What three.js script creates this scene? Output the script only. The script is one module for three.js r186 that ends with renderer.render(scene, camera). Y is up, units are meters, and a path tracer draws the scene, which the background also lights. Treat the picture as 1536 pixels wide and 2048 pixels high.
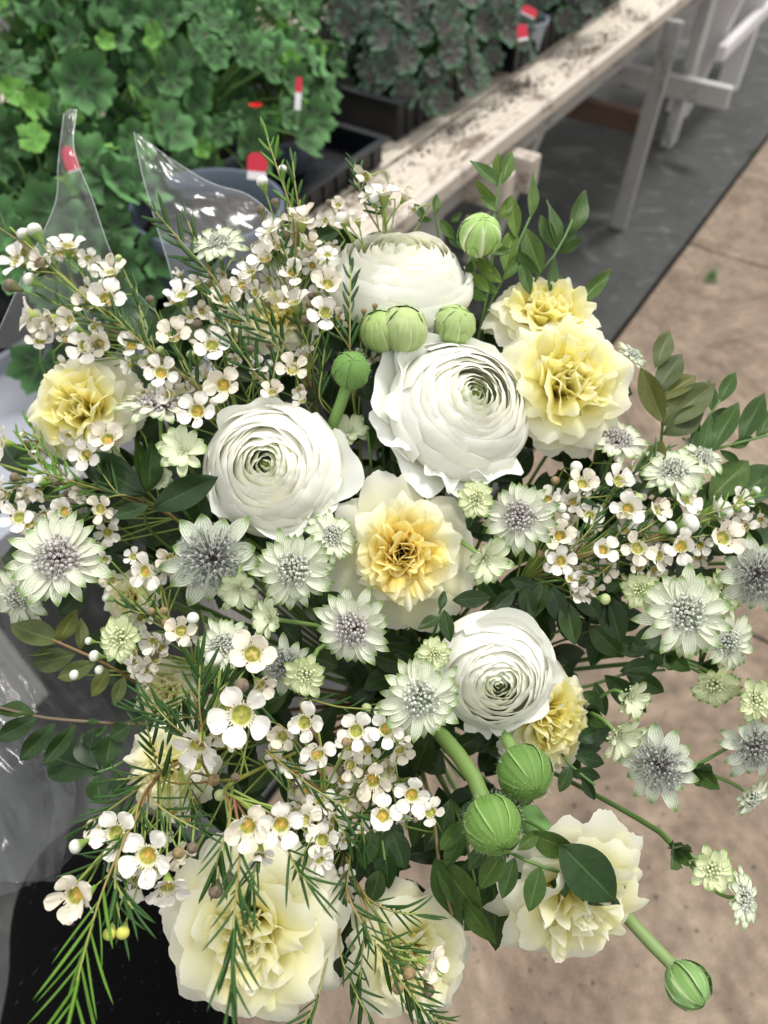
import * as THREE from 'three';
import { mergeGeometries, mergeVertices } from 'three/addons/utils/BufferGeometryUtils.js';
import { RoundedBoxGeometry } from 'three/addons/geometries/RoundedBoxGeometry.js';
import { MarchingCubes } from 'three/addons/objects/MarchingCubes.js';
import { ImprovedNoise } from 'three/addons/math/ImprovedNoise.js';

// ---------- camera, sky, sun, exposure ----------
const scene = new THREE.Scene();
const F = 1490, EYE = 1.5, PITCH = 50;
const camera = new THREE.PerspectiveCamera(2 * Math.atan(1024 / F) * 180 / Math.PI, 0.75, 0.02, 60);
camera.position.set(0, EYE, 0);
camera.rotation.set(-PITCH * Math.PI / 180, 0, 0);
camera.focus = 0.385; camera.userData.fStop = 7.4;
camera.updateMatrixWorld(true);
{ // overcast sky: brighter overhead, slightly cool
  const W = 128, H = 64, d = new Float32Array(W * H * 4);
  for (let j = 0; j < H; j++) for (let i = 0; i < W; i++) {
    const up = Math.sin(((j + 0.5) / H - 0.5) * Math.PI), k = up > 0 ? (1 + 2 * up) / 3 : 0.16, o = (j * W + i) * 4;
    d[o] = 1.2 * k; d[o + 1] = 1.2 * k; d[o + 2] = 1.2 * k; d[o + 3] = 1;
  }
  const t = new THREE.DataTexture(d, W, H, THREE.RGBAFormat, THREE.FloatType);
  t.mapping = THREE.EquirectangularReflectionMapping; t.magFilter = THREE.LinearFilter; t.needsUpdate = true;
  scene.background = t; scene.environment = t;
}
const sun = new THREE.DirectionalLight(0xfffcf6, 2.1);
sun.position.set(0.9, 3.6, -1.5); sun.target.position.set(0, 1, -0.5);
sun.shadow.radius = 26; sun.castShadow = true;
Object.assign(sun.shadow.camera, { left: -4, right: 4, top: 4, bottom: -4, near: 0.1, far: 12 });
sun.shadow.mapSize.set(2048, 2048);
scene.add(sun, sun.target);
const EXPOSURE = 1.3;

// ---------- helpers ----------
function rand(seed) { let a = seed >>> 0; return () => { a = (a + 0x6d2b79f5) | 0; let t = Math.imul(a ^ (a >>> 15), 1 | a); t = (t + Math.imul(t ^ (t >>> 7), 61 | t)) ^ t; return ((t ^ (t >>> 14)) >>> 0) / 4294967296; }; }
const noiser = new ImprovedNoise(), N3 = (x, y, z = 0.37) => noiser.noise(x, y, z);
const V = (x, y, z) => new THREE.Vector3(x, y, z), lerp = THREE.MathUtils.lerp, clamp = THREE.MathUtils.clamp, sstep = THREE.MathUtils.smoothstep;
const mixc = (a, b, t) => [lerp(a[0], b[0], t), lerp(a[1], b[1], t), lerp(a[2], b[2], t)];
const P = (x, y, d) => V((x - 768) / F * d, -(y - 1024) / F * d, -d).applyMatrix4(camera.matrixWorld);      // point on the sight line of a photo pixel, d metres ahead
const face = (fx, fy, fz = 1) => V(fx, fy, fz).transformDirection(camera.matrixWorld);
function G(x, y, h) { const r = P(x, y, 1).sub(camera.position); return camera.position.clone().addScaledVector(r, (h - EYE) / r.y); } // where that sight line meets height h
const D = (x, y) => 0.455 - 0.000062 * (y - 450) - (y > 450 ? 0 : 0.00002 * (450 - y)) + 0.035 * ((x - 760) / 760) ** 2;             // the dome of the bouquet
const taken = {};
function numbered(n) { const k = taken[n] = (taken[n] ?? -1) + 1; return k ? `${n}_${String(k).padStart(3, '0')}` : n; }
function tag(o, label, category, group) { o.userData = { label, category }; if (group) o.userData.group = group; return o; }
function thing(name, label, category, pos, group, parent = scene) { const o = new THREE.Group(); o.name = numbered(name); o.position.copy(pos); parent.add(o); return tag(o, label, category, group); }
function part(name, g, m, parent, extra) { const o = new THREE.Mesh(g, m); o.name = numbered(name); o.castShadow = o.receiveShadow = true; parent.add(o); if (extra) Object.assign(o.userData, extra); return o; }
function grid(nu, nv, fn, uvs = 1) { // fn(u in -1..1, v in 0..1) -> [x, y, z, r, g, b]
  const pos = [], col = [], uv = [], idx = [];
  for (let j = 0; j <= nv; j++) for (let i = 0; i <= nu; i++) {
    const a = fn(i / nu * 2 - 1, j / nv); pos.push(a[0], a[1], a[2]); col.push(a[3] ?? 1, a[4] ?? 1, a[5] ?? 1); uv.push(i / nu * uvs, j / nv);
  }
  for (let j = 0; j < nv; j++) for (let i = 0; i < nu; i++) { const a = j * (nu + 1) + i, b = a + 1, c = a + nu + 1, e = c + 1; idx.push(a, b, e, a, e, c); }
  const g = new THREE.BufferGeometry();
  g.setAttribute('position', new THREE.Float32BufferAttribute(pos, 3)); g.setAttribute('color', new THREE.Float32BufferAttribute(col, 3)); g.setAttribute('uv', new THREE.Float32BufferAttribute(uv, 2));
  g.setIndex(idx); g.computeVertexNormals(); return g;
}
function tint(g, c) { const n = g.attributes.position.count, a = new Float32Array(n * 3); for (let i = 0; i < n; i++) a.set(typeof c === 'function' ? c(g.attributes.position.getX(i), g.attributes.position.getY(i), g.attributes.position.getZ(i)) : c, i * 3); g.setAttribute('color', new THREE.BufferAttribute(a, 3)); return g; }
function tube(pts, r0, r1, seg = 14, rad = 7, c = [1, 1, 1], c1) { // tapered tube through points
  const curve = pts.curve ? pts : new THREE.CatmullRomCurve3(pts), fr = curve.computeFrenetFrames(seg, false);
  return grid(rad, seg, (u, v) => {
    const k = Math.round(v * seg), p = curve.getPointAt(Math.min(1, v)), a = (u + 1) * Math.PI, r = lerp(r0, r1, v), n = fr.normals[k], b = fr.binormals[k], cc = c1 ? mixc(c, c1, v) : c;
    return [p.x + (n.x * Math.cos(a) + b.x * Math.sin(a)) * r, p.y + (n.y * Math.cos(a) + b.y * Math.sin(a)) * r, p.z + (n.z * Math.cos(a) + b.z * Math.sin(a)) * r, ...cc];
  });
}
function lathe(pts, seg, c) { const g = new THREE.LatheGeometry(pts.map((p) => new THREE.Vector2(p[0], p[1])), seg); return tint(g, c ?? [1, 1, 1]); }
const bez = (a, b, c, d, t) => { const s = 1 - t; return s * s * s * a + 3 * s * s * t * b + 3 * s * t * t * c + t * t * t * d; };
function basis(yAxis, spin = 0, up) { // rotation that carries +y to yAxis, then spun about it
  const y = yAxis.clone().normalize(); let x = up ? V().crossVectors(y, up) : V().crossVectors(y, Math.abs(y.z) < 0.9 ? V(0, 0, 1) : V(1, 0, 0)); x.normalize();
  const q = new THREE.Quaternion().setFromRotationMatrix(new THREE.Matrix4().makeBasis(x, y, V().crossVectors(x, y)));
  return q.multiply(new THREE.Quaternion().setFromAxisAngle(V(0, 1, 0), spin));
}
function noiseTex(w, h, fn, srgb = true) { // fn(u, v) -> [r, g, b] 0..1 (sRGB when srgb)
  const d = new Uint8Array(w * h * 4);
  for (let j = 0; j < h; j++) for (let i = 0; i < w; i++) { const c = fn(i / w, j / h), o = (j * w + i) * 4; for (let k = 0; k < 3; k++) d[o + k] = clamp(c[k], 0, 1) * 255; d[o + 3] = 255; }
  const t = new THREE.DataTexture(d, w, h); t.wrapS = t.wrapT = THREE.RepeatWrapping; t.magFilter = THREE.LinearFilter; if (srgb) t.colorSpace = THREE.SRGBColorSpace; t.needsUpdate = true; return t;
}
const tileN = (u, v, k, z = 0) => { // tiling noise from a torus walk
  const a = u * Math.PI * 2, b = v * Math.PI * 2, r = k / 6.283; return N3(Math.cos(a) * r + 7 * z + 3.1, Math.sin(a) * r + Math.cos(b) * r * 0.83 + 1.7, Math.sin(b) * r + z);
};
const std = (o) => new THREE.MeshStandardMaterial(o), phys = (o) => new THREE.MeshPhysicalMaterial(o);

// ---------- materials ----------
const veinTex = noiseTex(256, 64, (u, v) => { const s = 0.5 + 0.28 * Math.sin(u * 6.283 * 26 + 2.5 * tileN(u, v, 5)) + 0.22 * Math.sin(u * 6.283 * 61 + 2 * tileN(u, v, 4, 2)); return [s, s, s]; }, false);
const petalTex = noiseTex(512, 512, (u, v) => { const s = 0.5 + 0.5 * Math.sin(u * 6.283 * 38 + 3 * N3(u * 6, v * 5, 1) + 6 * (u - 0.5) * v), q = 0.5 + 0.5 * N3(u * 5, v * 7, 2), sp = sstep(N3(u * 60, v * 45, 6), 0.6, 0.72) * sstep(N3(u * 3, v * 3, 9), 0.2, 0.45) * 0.4; return mixc([1 - 0.008 * s - 0.004 * q, 1 - 0.01 * s - 0.006 * q, 1 - 0.03 * s - 0.02 * q], [0.6, 0.53, 0.4], sp); });
const M = {
  petal: phys({ color: 0xffffff, map: petalTex, vertexColors: true, roughness: 0.97, transmission: 0.24, thickness: 0, specularIntensity: 0.5, bumpMap: veinTex, bumpScale: 0.00002 }),
  frill: phys({ color: 0xffffff, map: petalTex, vertexColors: true, roughness: 0.98, transmission: 0.52, thickness: 0, specularIntensity: 0.3, bumpMap: veinTex, bumpScale: 0.00004 }),
  wax: phys({ color: 0xffffff, vertexColors: true, map: noiseTex(256, 256, (u, v) => { const s = sstep(N3(u * 26, v * 26, 4), 0.5, 0.62) * sstep(N3(u * 5, v * 5, 8), -0.1, 0.25), p = 0.03 * N3(u * 8, v * 8, 3); return mixc([0.985 + p, 0.98 + p, 0.97 + p], [0.5, 0.36, 0.28], s * 0.75); }), roughness: 0.9, transmission: 0.15, thickness: 0, clearcoat: 0.25, clearcoatRoughness: 0.35 }),
  green: phys({ color: 0xffffff, vertexColors: true, roughness: 0.55, specularIntensity: 0.7 }),
  bud: phys({ color: 0xffffff, vertexColors: true, roughness: 0.7, sheen: 0.6, sheenColor: new THREE.Color(0.5, 0.6, 0.4), sheenRoughness: 0.5 }),
  stem: phys({ color: 0xffffff, vertexColors: true, roughness: 0.6 }),
  floret: std({ color: 0xffffff, vertexColors: true, roughness: 0.8 }),
  bgleaf: phys({ color: 0xffffff, vertexColors: true, roughness: 0.75, specularIntensity: 0.6 }),
};
// ---------- ground ----------
const E0 = V(-0.008, 0, -1.4014), EX = V(0.5542, 0, -0.8324), EN = V(-0.8324, 0, -0.5542);      // the staging's front edge and the way in from it
const TB = (s, n, h) => E0.clone().addScaledVector(EX, s).addScaledVector(EN, n).setY(h);
const YAW = Math.atan2(-EX.z, EX.x);
const pavTex = noiseTex(1024, 1024, (u, v) => {
  const a = tileN(u, v, 5, 1), b = tileN(u, v, 17, 2), c = tileN(u, v, 60, 3), d = N3(u * 330, v * 330, 4), st = sstep(tileN(u, v, 13, 6), 0.33, 0.5), sp = sstep(N3(u * 95, v * 95, 9), 0.52, 0.66);
  const k = 0.5 + 0.05 * a + 0.085 * b + 0.075 * c + 0.085 * d; const w = 0.5 + 0.5 * clamp(a + 0.6 * b, -1, 1);
  return [k * 1.0, k * lerp(0.86, 0.9, w), k * lerp(0.735, 0.78, w)].map((x) => x * (1 - 0.1 * st) * (1 - 0.45 * sp));
});
const matTex = noiseTex(512, 512, (u, v) => {
  const a = tileN(u, v, 5, 11), b = tileN(u, v, 22, 12), w = Math.sin(u * 6.283 * 128) * Math.sin(v * 6.283 * 128), dust = sstep(tileN(u, v, 9, 13) + 0.5 * tileN(u, v, 31, 14), 0.1, 0.8);
  const k = 0.245 + 0.04 * a + 0.03 * b + 0.025 * w + 0.11 * dust; return [k * 0.99, k * 1.0, k * 0.98];
});
{
  const base = part('ground', new THREE.PlaneGeometry(40, 40).rotateX(-Math.PI / 2), std({ color: 0x5a5148, roughness: 1 }), scene, { kind: 'structure' });
  base.position.y = -0.06;
  // paving slabs beside the weed mat: the mat's edge runs parallel to the staging
  const m0 = V(0.711, 0, -1.939).sub(E0), nEdge = m0.dot(EN);
  const pav = new THREE.Group(); pav.name = 'pavement'; pav.userData.kind = 'structure'; scene.add(pav);
  const pm = std({ map: pavTex, roughness: 0.93, bumpMap: pavTex, bumpScale: 0.004 });
  const cuts = [-3.4, -1.9, 0.05, 1.62, 3.3, 5, 7, 9];
  for (let r = 0; r < 3; r++) for (let k = 0; k < cuts.length - 1; k++) {
    const L = cuts[k + 1] - cuts[k] - 0.006, Wd = 1.45, g = new RoundedBoxGeometry(L, 0.06, Wd - 0.01, 1, 0.006);
    const uv = g.attributes.uv, p = g.attributes.position; for (let i = 0; i < uv.count; i++) uv.setXY(i, (p.getX(i) + k * 1.37) / 1.3, (p.getZ(i) + r * 0.71) / 1.3);
    const o = part('slab', g, pm, pav); o.position.copy(TB((cuts[k] + cuts[k + 1]) / 2, nEdge - 0.005 - Wd * (r + 0.5), -0.03)); o.rotation.y = YAW;
  }
  const mg = new THREE.BoxGeometry(13, 0.02, 4.2, 60, 1, 20), uv = mg.attributes.uv, p = mg.attributes.position;
  for (let i = 0; i < uv.count; i++) { uv.setXY(i, p.getX(i) / 0.8, p.getZ(i) / 0.8); if (p.getY(i) > 0) p.setY(i, 0.008 + 0.004 * N3(p.getX(i) * 3, p.getZ(i) * 3)); }
  mg.computeVertexNormals();
  const mat = part('ground_mat', mg, std({ map: matTex, roughness: 0.85, bumpMap: matTex, bumpScale: 0.002 }), scene, { kind: 'structure' });
  mat.position.copy(TB(2.5, nEdge + 2.1 + 0.004, -0.006)); mat.rotation.y = YAW;
  // moss tufts in the joints
  const r = rand(5);
  for (const [x, y, s, l] of [[1422, 556, 0.05, 'small green moss tuft in the pavement joint'], [1500, 305, 0.035, 'green weed tuft at the edge of the dark mat']]) {
    const gs = []; for (let i = 0; i < 60; i++) { const a = r() * 6.28, q = Math.sqrt(r()), L = s * (0.3 + 0.4 * r()); gs.push(grid(2, 3, (u, v) => [u * 0.1 * L * (1 - v), v * L * 0.5, v * v * L * 0.7, 0.05, 0.12 + 0.05 * v, 0.03]).rotateY(r() * 6.28).translate(Math.cos(a) * q * s, 0, Math.sin(a) * q * s * 0.4)); }
    const o = part('moss', mergeGeometries(gs), M.bgleaf, scene, { kind: 'stuff', label: l }); o.position.copy(G(x, y, 0.002)); o.rotation.y = YAW;
  }
}

// ---------- staging table ----------
function woodMat(base, stain, seed, amount) {
  return std({ roughness: 0.85, bumpMap: null, map: noiseTex(512, 256, (u, v) => {
    const gr = 0.5 + 0.5 * Math.sin(v * 6.283 * 19 + 5 * tileN(u, v, 3, seed)), f = N3(u * 22, v * 240, seed), st = sstep(0.7 * tileN(u, v, 6, seed + 2) + 0.5 * tileN(u, v, 23, seed + 3) + 0.35 * N3(u * 60, v * 30, seed) + 0.4 * N3(u * 170, v * 85, seed + 4), amount, amount + 0.75);
    return mixc(base, stain, clamp(0.16 * gr + 0.12 * f + 0.85 * st, 0, 1));
  }) });
}
const W = { deck: woodMat([0.82, 0.78, 0.72], [0.36, 0.31, 0.26], 1, -0.08), pale: woodMat([0.76, 0.755, 0.74], [0.42, 0.41, 0.39], 2, 0.12), grey: woodMat([0.62, 0.615, 0.6], [0.36, 0.35, 0.34], 3, 0.12), pink: woodMat([0.78, 0.745, 0.70], [0.5, 0.45, 0.41], 4, 0.12), white: woodMat([0.9, 0.89, 0.89], [0.72, 0.7, 0.7], 5, 0.5), brown: woodMat([0.42, 0.33, 0.28], [0.25, 0.2, 0.17], 6, 0.4) };
function board(name, parent, lx, ly, lz, m, s, n, h, rot) { // a plank lying along the staging (x = along, z = outwards)
  const g = new RoundedBoxGeometry(lx, ly, lz, 1, Math.min(lx, ly, lz) * 0.12), p = g.attributes.position, uv = g.attributes.uv, nn = g.attributes.normal, big = Math.max(lx, ly, lz);
  for (let i = 0; i < uv.count; i++) { const q = [p.getX(i), p.getY(i), p.getZ(i)], L = big === lx ? 0 : big === ly ? 1 : 2, rest = [0, 1, 2].filter((k) => k !== L), ax = rest.map((k) => Math.abs(nn.getComponent(i, k))); uv.setXY(i, q[L] / 0.7 + s * 1.7, q[rest[ax[0] > ax[1] ? 1 : 0]] / 0.35 + n * 3.3); }
  const o = part(name, g, m, parent); o.position.copy(TB(s, n, h)).sub(parent.position); o.rotation.set(0, YAW, 0); if (rot) o.rotateOnAxis(V(...rot[0]), rot[1]);
  return o;
}
{
  const t = thing('staging_table', 'long weathered wooden staging table carrying the potted plants', 'table', TB(0.4, 0.6, 0));
  for (let k = 0; k < 9; k++) board('plank', t, 4.3, 0.024, 0.128, W.deck, 0.75, 0.066 + k * 0.138, 0.708 - (k ? 0.001 * (k % 3) : 0));
  board('edge_board', t, 4.3, 0.036, 0.022, W.pink, 0.75, -0.0125, 0.706);
  board('apron', t, 4.3, 0.09, 0.02, W.grey, 0.75, 0.03, 0.648);
  for (const s of [0.42, 0.56]) board('cross_beam', t, 0.05, 0.085, 1.2, W.pink, s, 0.515, 0.64 - (s - 0.42) * 0.1);
  for (const s of [-1.0, 2.38]) board('cross_beam', t, 0.05, 0.085, 1.0, W.grey, s, 0.55, 0.645);
  board('leg', t, 0.028, 0.69, 0.055, W.grey, 1.6, -0.045, 0.345, [[0, 0, 1], -0.06]);
  board('leg', t, 0.09, 0.62, 0.045, W.pale, 2.38, 0.045, 0.31);
  board('rail', t, 0.045, 0.085, 0.86, W.pale, 2.31, 0.27, 0.26);
  board('rail', t, 0.045, 0.075, 0.7, W.brown, 1.72, 0.32, 0.33);
  for (const [s, n] of [[0.24, 0.07], [0.36, 0.12], [0.5, 0.16]]) board('leg', t, 0.085, 0.62, 0.04, W.pale, s, n, 0.31, [[1, 0, 0], -0.1]);
  board('leg', t, 0.12, 0.66, 0.05, W.pale, -0.66, -0.1, 0.33, [[1, 0, 0], 0.12]);
  board('leg', t, 0.1, 0.62, 0.05, W.pale, -1.0, 0.25, 0.32);
  board('brace', t, 0.04, 0.5, 0.07, W.grey, 0.74, 0.06, 0.5, [[0, 0, 1], -0.75]);
  const b2 = thing('trestle', 'white painted trestle frame behind the table at the top right corner', 'trestle', TB(2.7, 0.1, 0));
  board('leg', b2, 0.05, 0.75, 0.1, W.white, 2.72, 0.06, 0.37, [[1, 0, 0], 0.18]);
  board('leg', b2, 0.05, 0.75, 0.1, W.white, 3.15, 0.02, 0.37);
  board('rail', b2, 0.9, 0.06, 0.04, W.white, 3.0, -0.02, 0.33);
  board('top_board', b2, 1.2, 0.03, 0.5, W.white, 3.2, 0.22, 0.735);
}

{ // spilt potting soil on the front boards
  const r = rand(8), n = 900, g = new THREE.IcosahedronGeometry(1, 0), im = new THREE.InstancedMesh(g, std({ color: 0x2a211a, roughness: 1 }), n), m = new THREE.Matrix4(); im.name = 'spilt_soil'; im.userData = { kind: 'stuff', label: 'dark crumbs of potting soil spilt along the front boards' };
  for (let i = 0; i < n; i++) { const cl = Math.floor(r() * 26), s = -0.6 + ((cl * 0.618) % 1) * 2.2 + 0.09 * (r() + r() - 1), q = 0.03 + ((cl * 0.38) % 1) * 0.13 + 0.05 * (r() + r() - 1), k = 0.0012 + 0.0028 * r() ** 2, p = TB(s, Math.max(0.006, q), 0.7205 + k * 0.4); m.compose(p, new THREE.Quaternion(r(), r(), r(), r()).normalize(), V(k, k * 0.7, k * 1.1)); im.setMatrixAt(i, m); }
  scene.add(im);
}

// ---------- trays, pots, bedding plants ----------
const plastic = { black: std({ color: 0x101318, roughness: 0.42 }), grey: std({ color: 0x606b7a, roughness: 0.4 }), pale: std({ color: 0x8f98a4, roughness: 0.4 }) };
const soil = std({ color: 0x1c1510, roughness: 1 });
function tray(label, s0, s1, n0, n1, h, group) {
  const t = thing('plant_tray', label, 'tray', TB((s0 + s1) / 2, (n0 + n1) / 2, 0.724), group); t.rotation.y = YAW;
  const L = s1 - s0, Wd = n1 - n0, th = 0.004, bx = (a, b, c, x, y, z) => new RoundedBoxGeometry(a, b, c, 1, 0.0018).translate(x, y, z);
  part('base', bx(L, th, Wd, 0, 0.002, 0), plastic.black, t);
  part('wall', mergeGeometries([bx(L, h, th, 0, h / 2, Wd / 2), bx(L, h, th, 0, h / 2, -Wd / 2), bx(th, h, Wd, L / 2, h / 2, 0), bx(th, h, Wd, -L / 2, h / 2, 0)]), plastic.black, t);
  part('rim', mergeGeometries([bx(L + 0.03, 0.006, 0.02, 0, h, Wd / 2 + 0.006), bx(L + 0.03, 0.006, 0.02, 0, h, -Wd / 2 - 0.006), bx(0.02, 0.006, Wd, L / 2 + 0.006, h, 0), bx(0.02, 0.006, Wd, -L / 2 - 0.006, h, 0)]), plastic.black, t);
  const rb = []; for (let x = -L / 2 + 0.04; x < L / 2; x += 0.045) rb.push(bx(0.012, h * 0.86, 0.008, x, h * 0.45, Wd / 2 + 0.003)); part('rib', mergeGeometries(rb), plastic.black, t, { kind: 'stuff' });
}
tray('black plastic tray with an empty corner behind the bouquet, left of the bare table boards', -0.52, 0.23, 0.15, 0.56, 0.05, 0);
tray('black plastic tray under the dark-leaved plants, nearest the camera', 0.34, 0.82, 0.18, 0.56, 0.085, 0);
tray('black plastic tray farthest along the table, below the red labels', 0.86, 1.6, 0.145, 0.53, 0.085, 0);
tray('black plastic tray at the left edge under the white waxflowers', -1.25, -0.56, 0.3, 0.7, 0.06, 0);
function pot(parent, r, h, m) {
  const o = part('pot', lathe([[0.0, 0.004], [r * 0.72, 0.004], [r * 0.94, h * 0.86], [r, h * 0.87], [r * 1.02, h], [r * 0.95, h], [r * 0.9, h * 0.84], [r * 0.68, 0.012], [0, 0.012]], 40), m, parent);
  part('soil', new THREE.CircleGeometry(r * 0.89, 24).rotateX(-Math.PI / 2).translate(0, h * 0.8, 0), soil, parent); return o;
}
function roundLeaf(r, lobes, inner, zone, rim, vein) { // pelargonium leaf: lobed, pleated disc with a darker zone
  const ph = r() * 6.28, cup = 0.1 + 0.3 * r(), wav = 0.05 + 0.05 * r();
  return grid(56, 6, (u, v) => {
    const a = u * Math.PI * 0.97, lo = 1 + 0.1 * Math.cos(a * lobes) + 0.05 * Math.cos(a * lobes * 3 + ph), R = v * lo * (1 - 0.12 * Math.abs(u) ** 6), k = 0.5 + 0.5 * Math.cos(a * lobes);
    const zn = sstep(v, 0.22, 0.42) * (1 - sstep(v, 0.5, 0.72)); let c = mixc(inner, rim, sstep(v, 0.55, 1)); c = mixc(c, zone, zn * 0.85); c = mixc(c, vein, k ** 8 * 0.45 * (1 - v * 0.6));
    return [Math.sin(a) * R, cup * R * R + wav * v * Math.cos(a * lobes) + 0.1 * v * v * Math.sin(a * 2 + ph), -Math.cos(a) * R, ...c];
  });
}
const lr = rand(77), LG = {
  green: [0, 1, 2, 3, 4, 5].map((i) => { const k = 0.75 + 0.7 * lr(); return roundLeaf(lr, 7, [0.05 * k, 0.145 * k, 0.044 * k], [0.044 * k, 0.065 * k, 0.036 * k], [0.09 * k, 0.215 * k, 0.074 * k], [0.13, 0.25, 0.1]); }),
  young: [0, 1].map(() => roundLeaf(lr, 5, [0.12, 0.3, 0.05], [0.1, 0.24, 0.045], [0.16, 0.35, 0.07], [0.2, 0.38, 0.12])),
  dark: [0, 1, 2, 3].map((i) => { const k = 1.1 + 0.6 * lr(); return roundLeaf(lr, 7, [0.05 * k, 0.056 * k, 0.045 * k], [0.054 * k, 0.04 * k, 0.04 * k], [0.052 * k, 0.1 * k, 0.06 * k], [0.09, 0.11, 0.085]); }),
};
function pottedPlant(name, label, category, c, kind, n, rad, leafR, seed, group, potM, low = 0.5) {
  const r = rand(seed), t = thing(name, label, category, V(c.x, 0.73, c.z), group), top = c.y - 0.73, ph = Math.min(0.13, top * 0.45);
  pot(t, 0.075, ph, potM);
  const st = [];
  for (let i = 0; i < n; i++) {
    const a = i * 2.399 + r() * 0.6, q = Math.sqrt((i + 0.5) / n), yy = top + rad * 0.55 * Math.sqrt(Math.max(0, 1 - q * q)) - rad * low * q * q - (r() < 0.4 ? rad * 0.45 * r() : 0), x = Math.cos(a) * q * rad * 1.1, z = Math.sin(a) * q * rad * 1.1;
    const young = kind === 'green' && r() < 0.24, g = LG[young ? 'young' : kind], s = leafR * (young ? 0.4 + 0.25 * r() : 0.65 + 0.6 * r());
    const o = part('leaf', g[Math.floor(r() * g.length)], M.bgleaf, t); o.position.set(x, yy, z); o.scale.setScalar(s);
    o.quaternion.copy(basis(V(x * 1.9 / rad + 1.3 * (r() - 0.5), 0.85, z * 1.9 / rad + 0.35 + 1.3 * (r() - 0.5)), r() * 6.28));
    const lft = V(x * 0.3, top * 0.5 + 0.3 * yy, z * 0.3); st.push(tube([V(x * 0.08, ph * 0.75, z * 0.08), lft, V(x, yy, z)], 0.0032, 0.0016, 6, 5, [0.1, 0.2, 0.04], [0.14, 0.28, 0.07]));
  }
  part('stems', mergeGeometries(st), M.stem, t);
  return t;
}
const gp = [[60, 40, 0.98, 'far left corner behind the film'], [255, 10, 0.97, 'second from the left along the top edge'], [470, 15, 0.97, 'beside the dark-leaved plants, reaching over their tray'], [-40, 280, 0.97, 'cut by the left edge of the photo'], [170, 215, 0.97, 'right behind the pointed tip of clear film'], [380, 165, 0.95, 'above the grey pot and the red round label'], [95, 420, 0.92, 'lowest at the left, just above the white waxflowers'], [545, 150, 0.92, 'with a round leaf overhanging the black tray corner'], [180, -120, 0.97, 'at the very top left, leaves only'], [430, -130, 0.97, 'at the very top centre, leaves only']];
gp.forEach(([x, y, h, l], i) => pottedPlant('geranium_plant', 'green zonal pelargonium in a pot, ' + l, 'potted plant', G(x, y, h), 'green', i > 7 ? 44 : i === 7 ? 34 : 72, i === 7 ? 0.12 : 0.2, 0.036, 100 + i, 0, i % 2 ? plastic.grey : plastic.pale));
const dp = [[690, 40, 0.87, 'leftmost, next to the green foliage'], [835, 95, 0.86, 'in the middle, hanging over the tray edge'], [940, 30, 0.87, 'right of the middle, by the red labels'], [800, -60, 0.87, 'half hidden at the top edge'], [1110, -50, 0.87, 'farthest right along the table edge']];
dp.forEach(([x, y, h, l], i) => pottedPlant('bronze_plant', 'dark bronze-leaved pelargonium, ' + l, 'potted plant', G(x, y, h), 'dark', 60, 0.15, 0.033, 200 + i, 0, plastic.black, 0.5));
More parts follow.
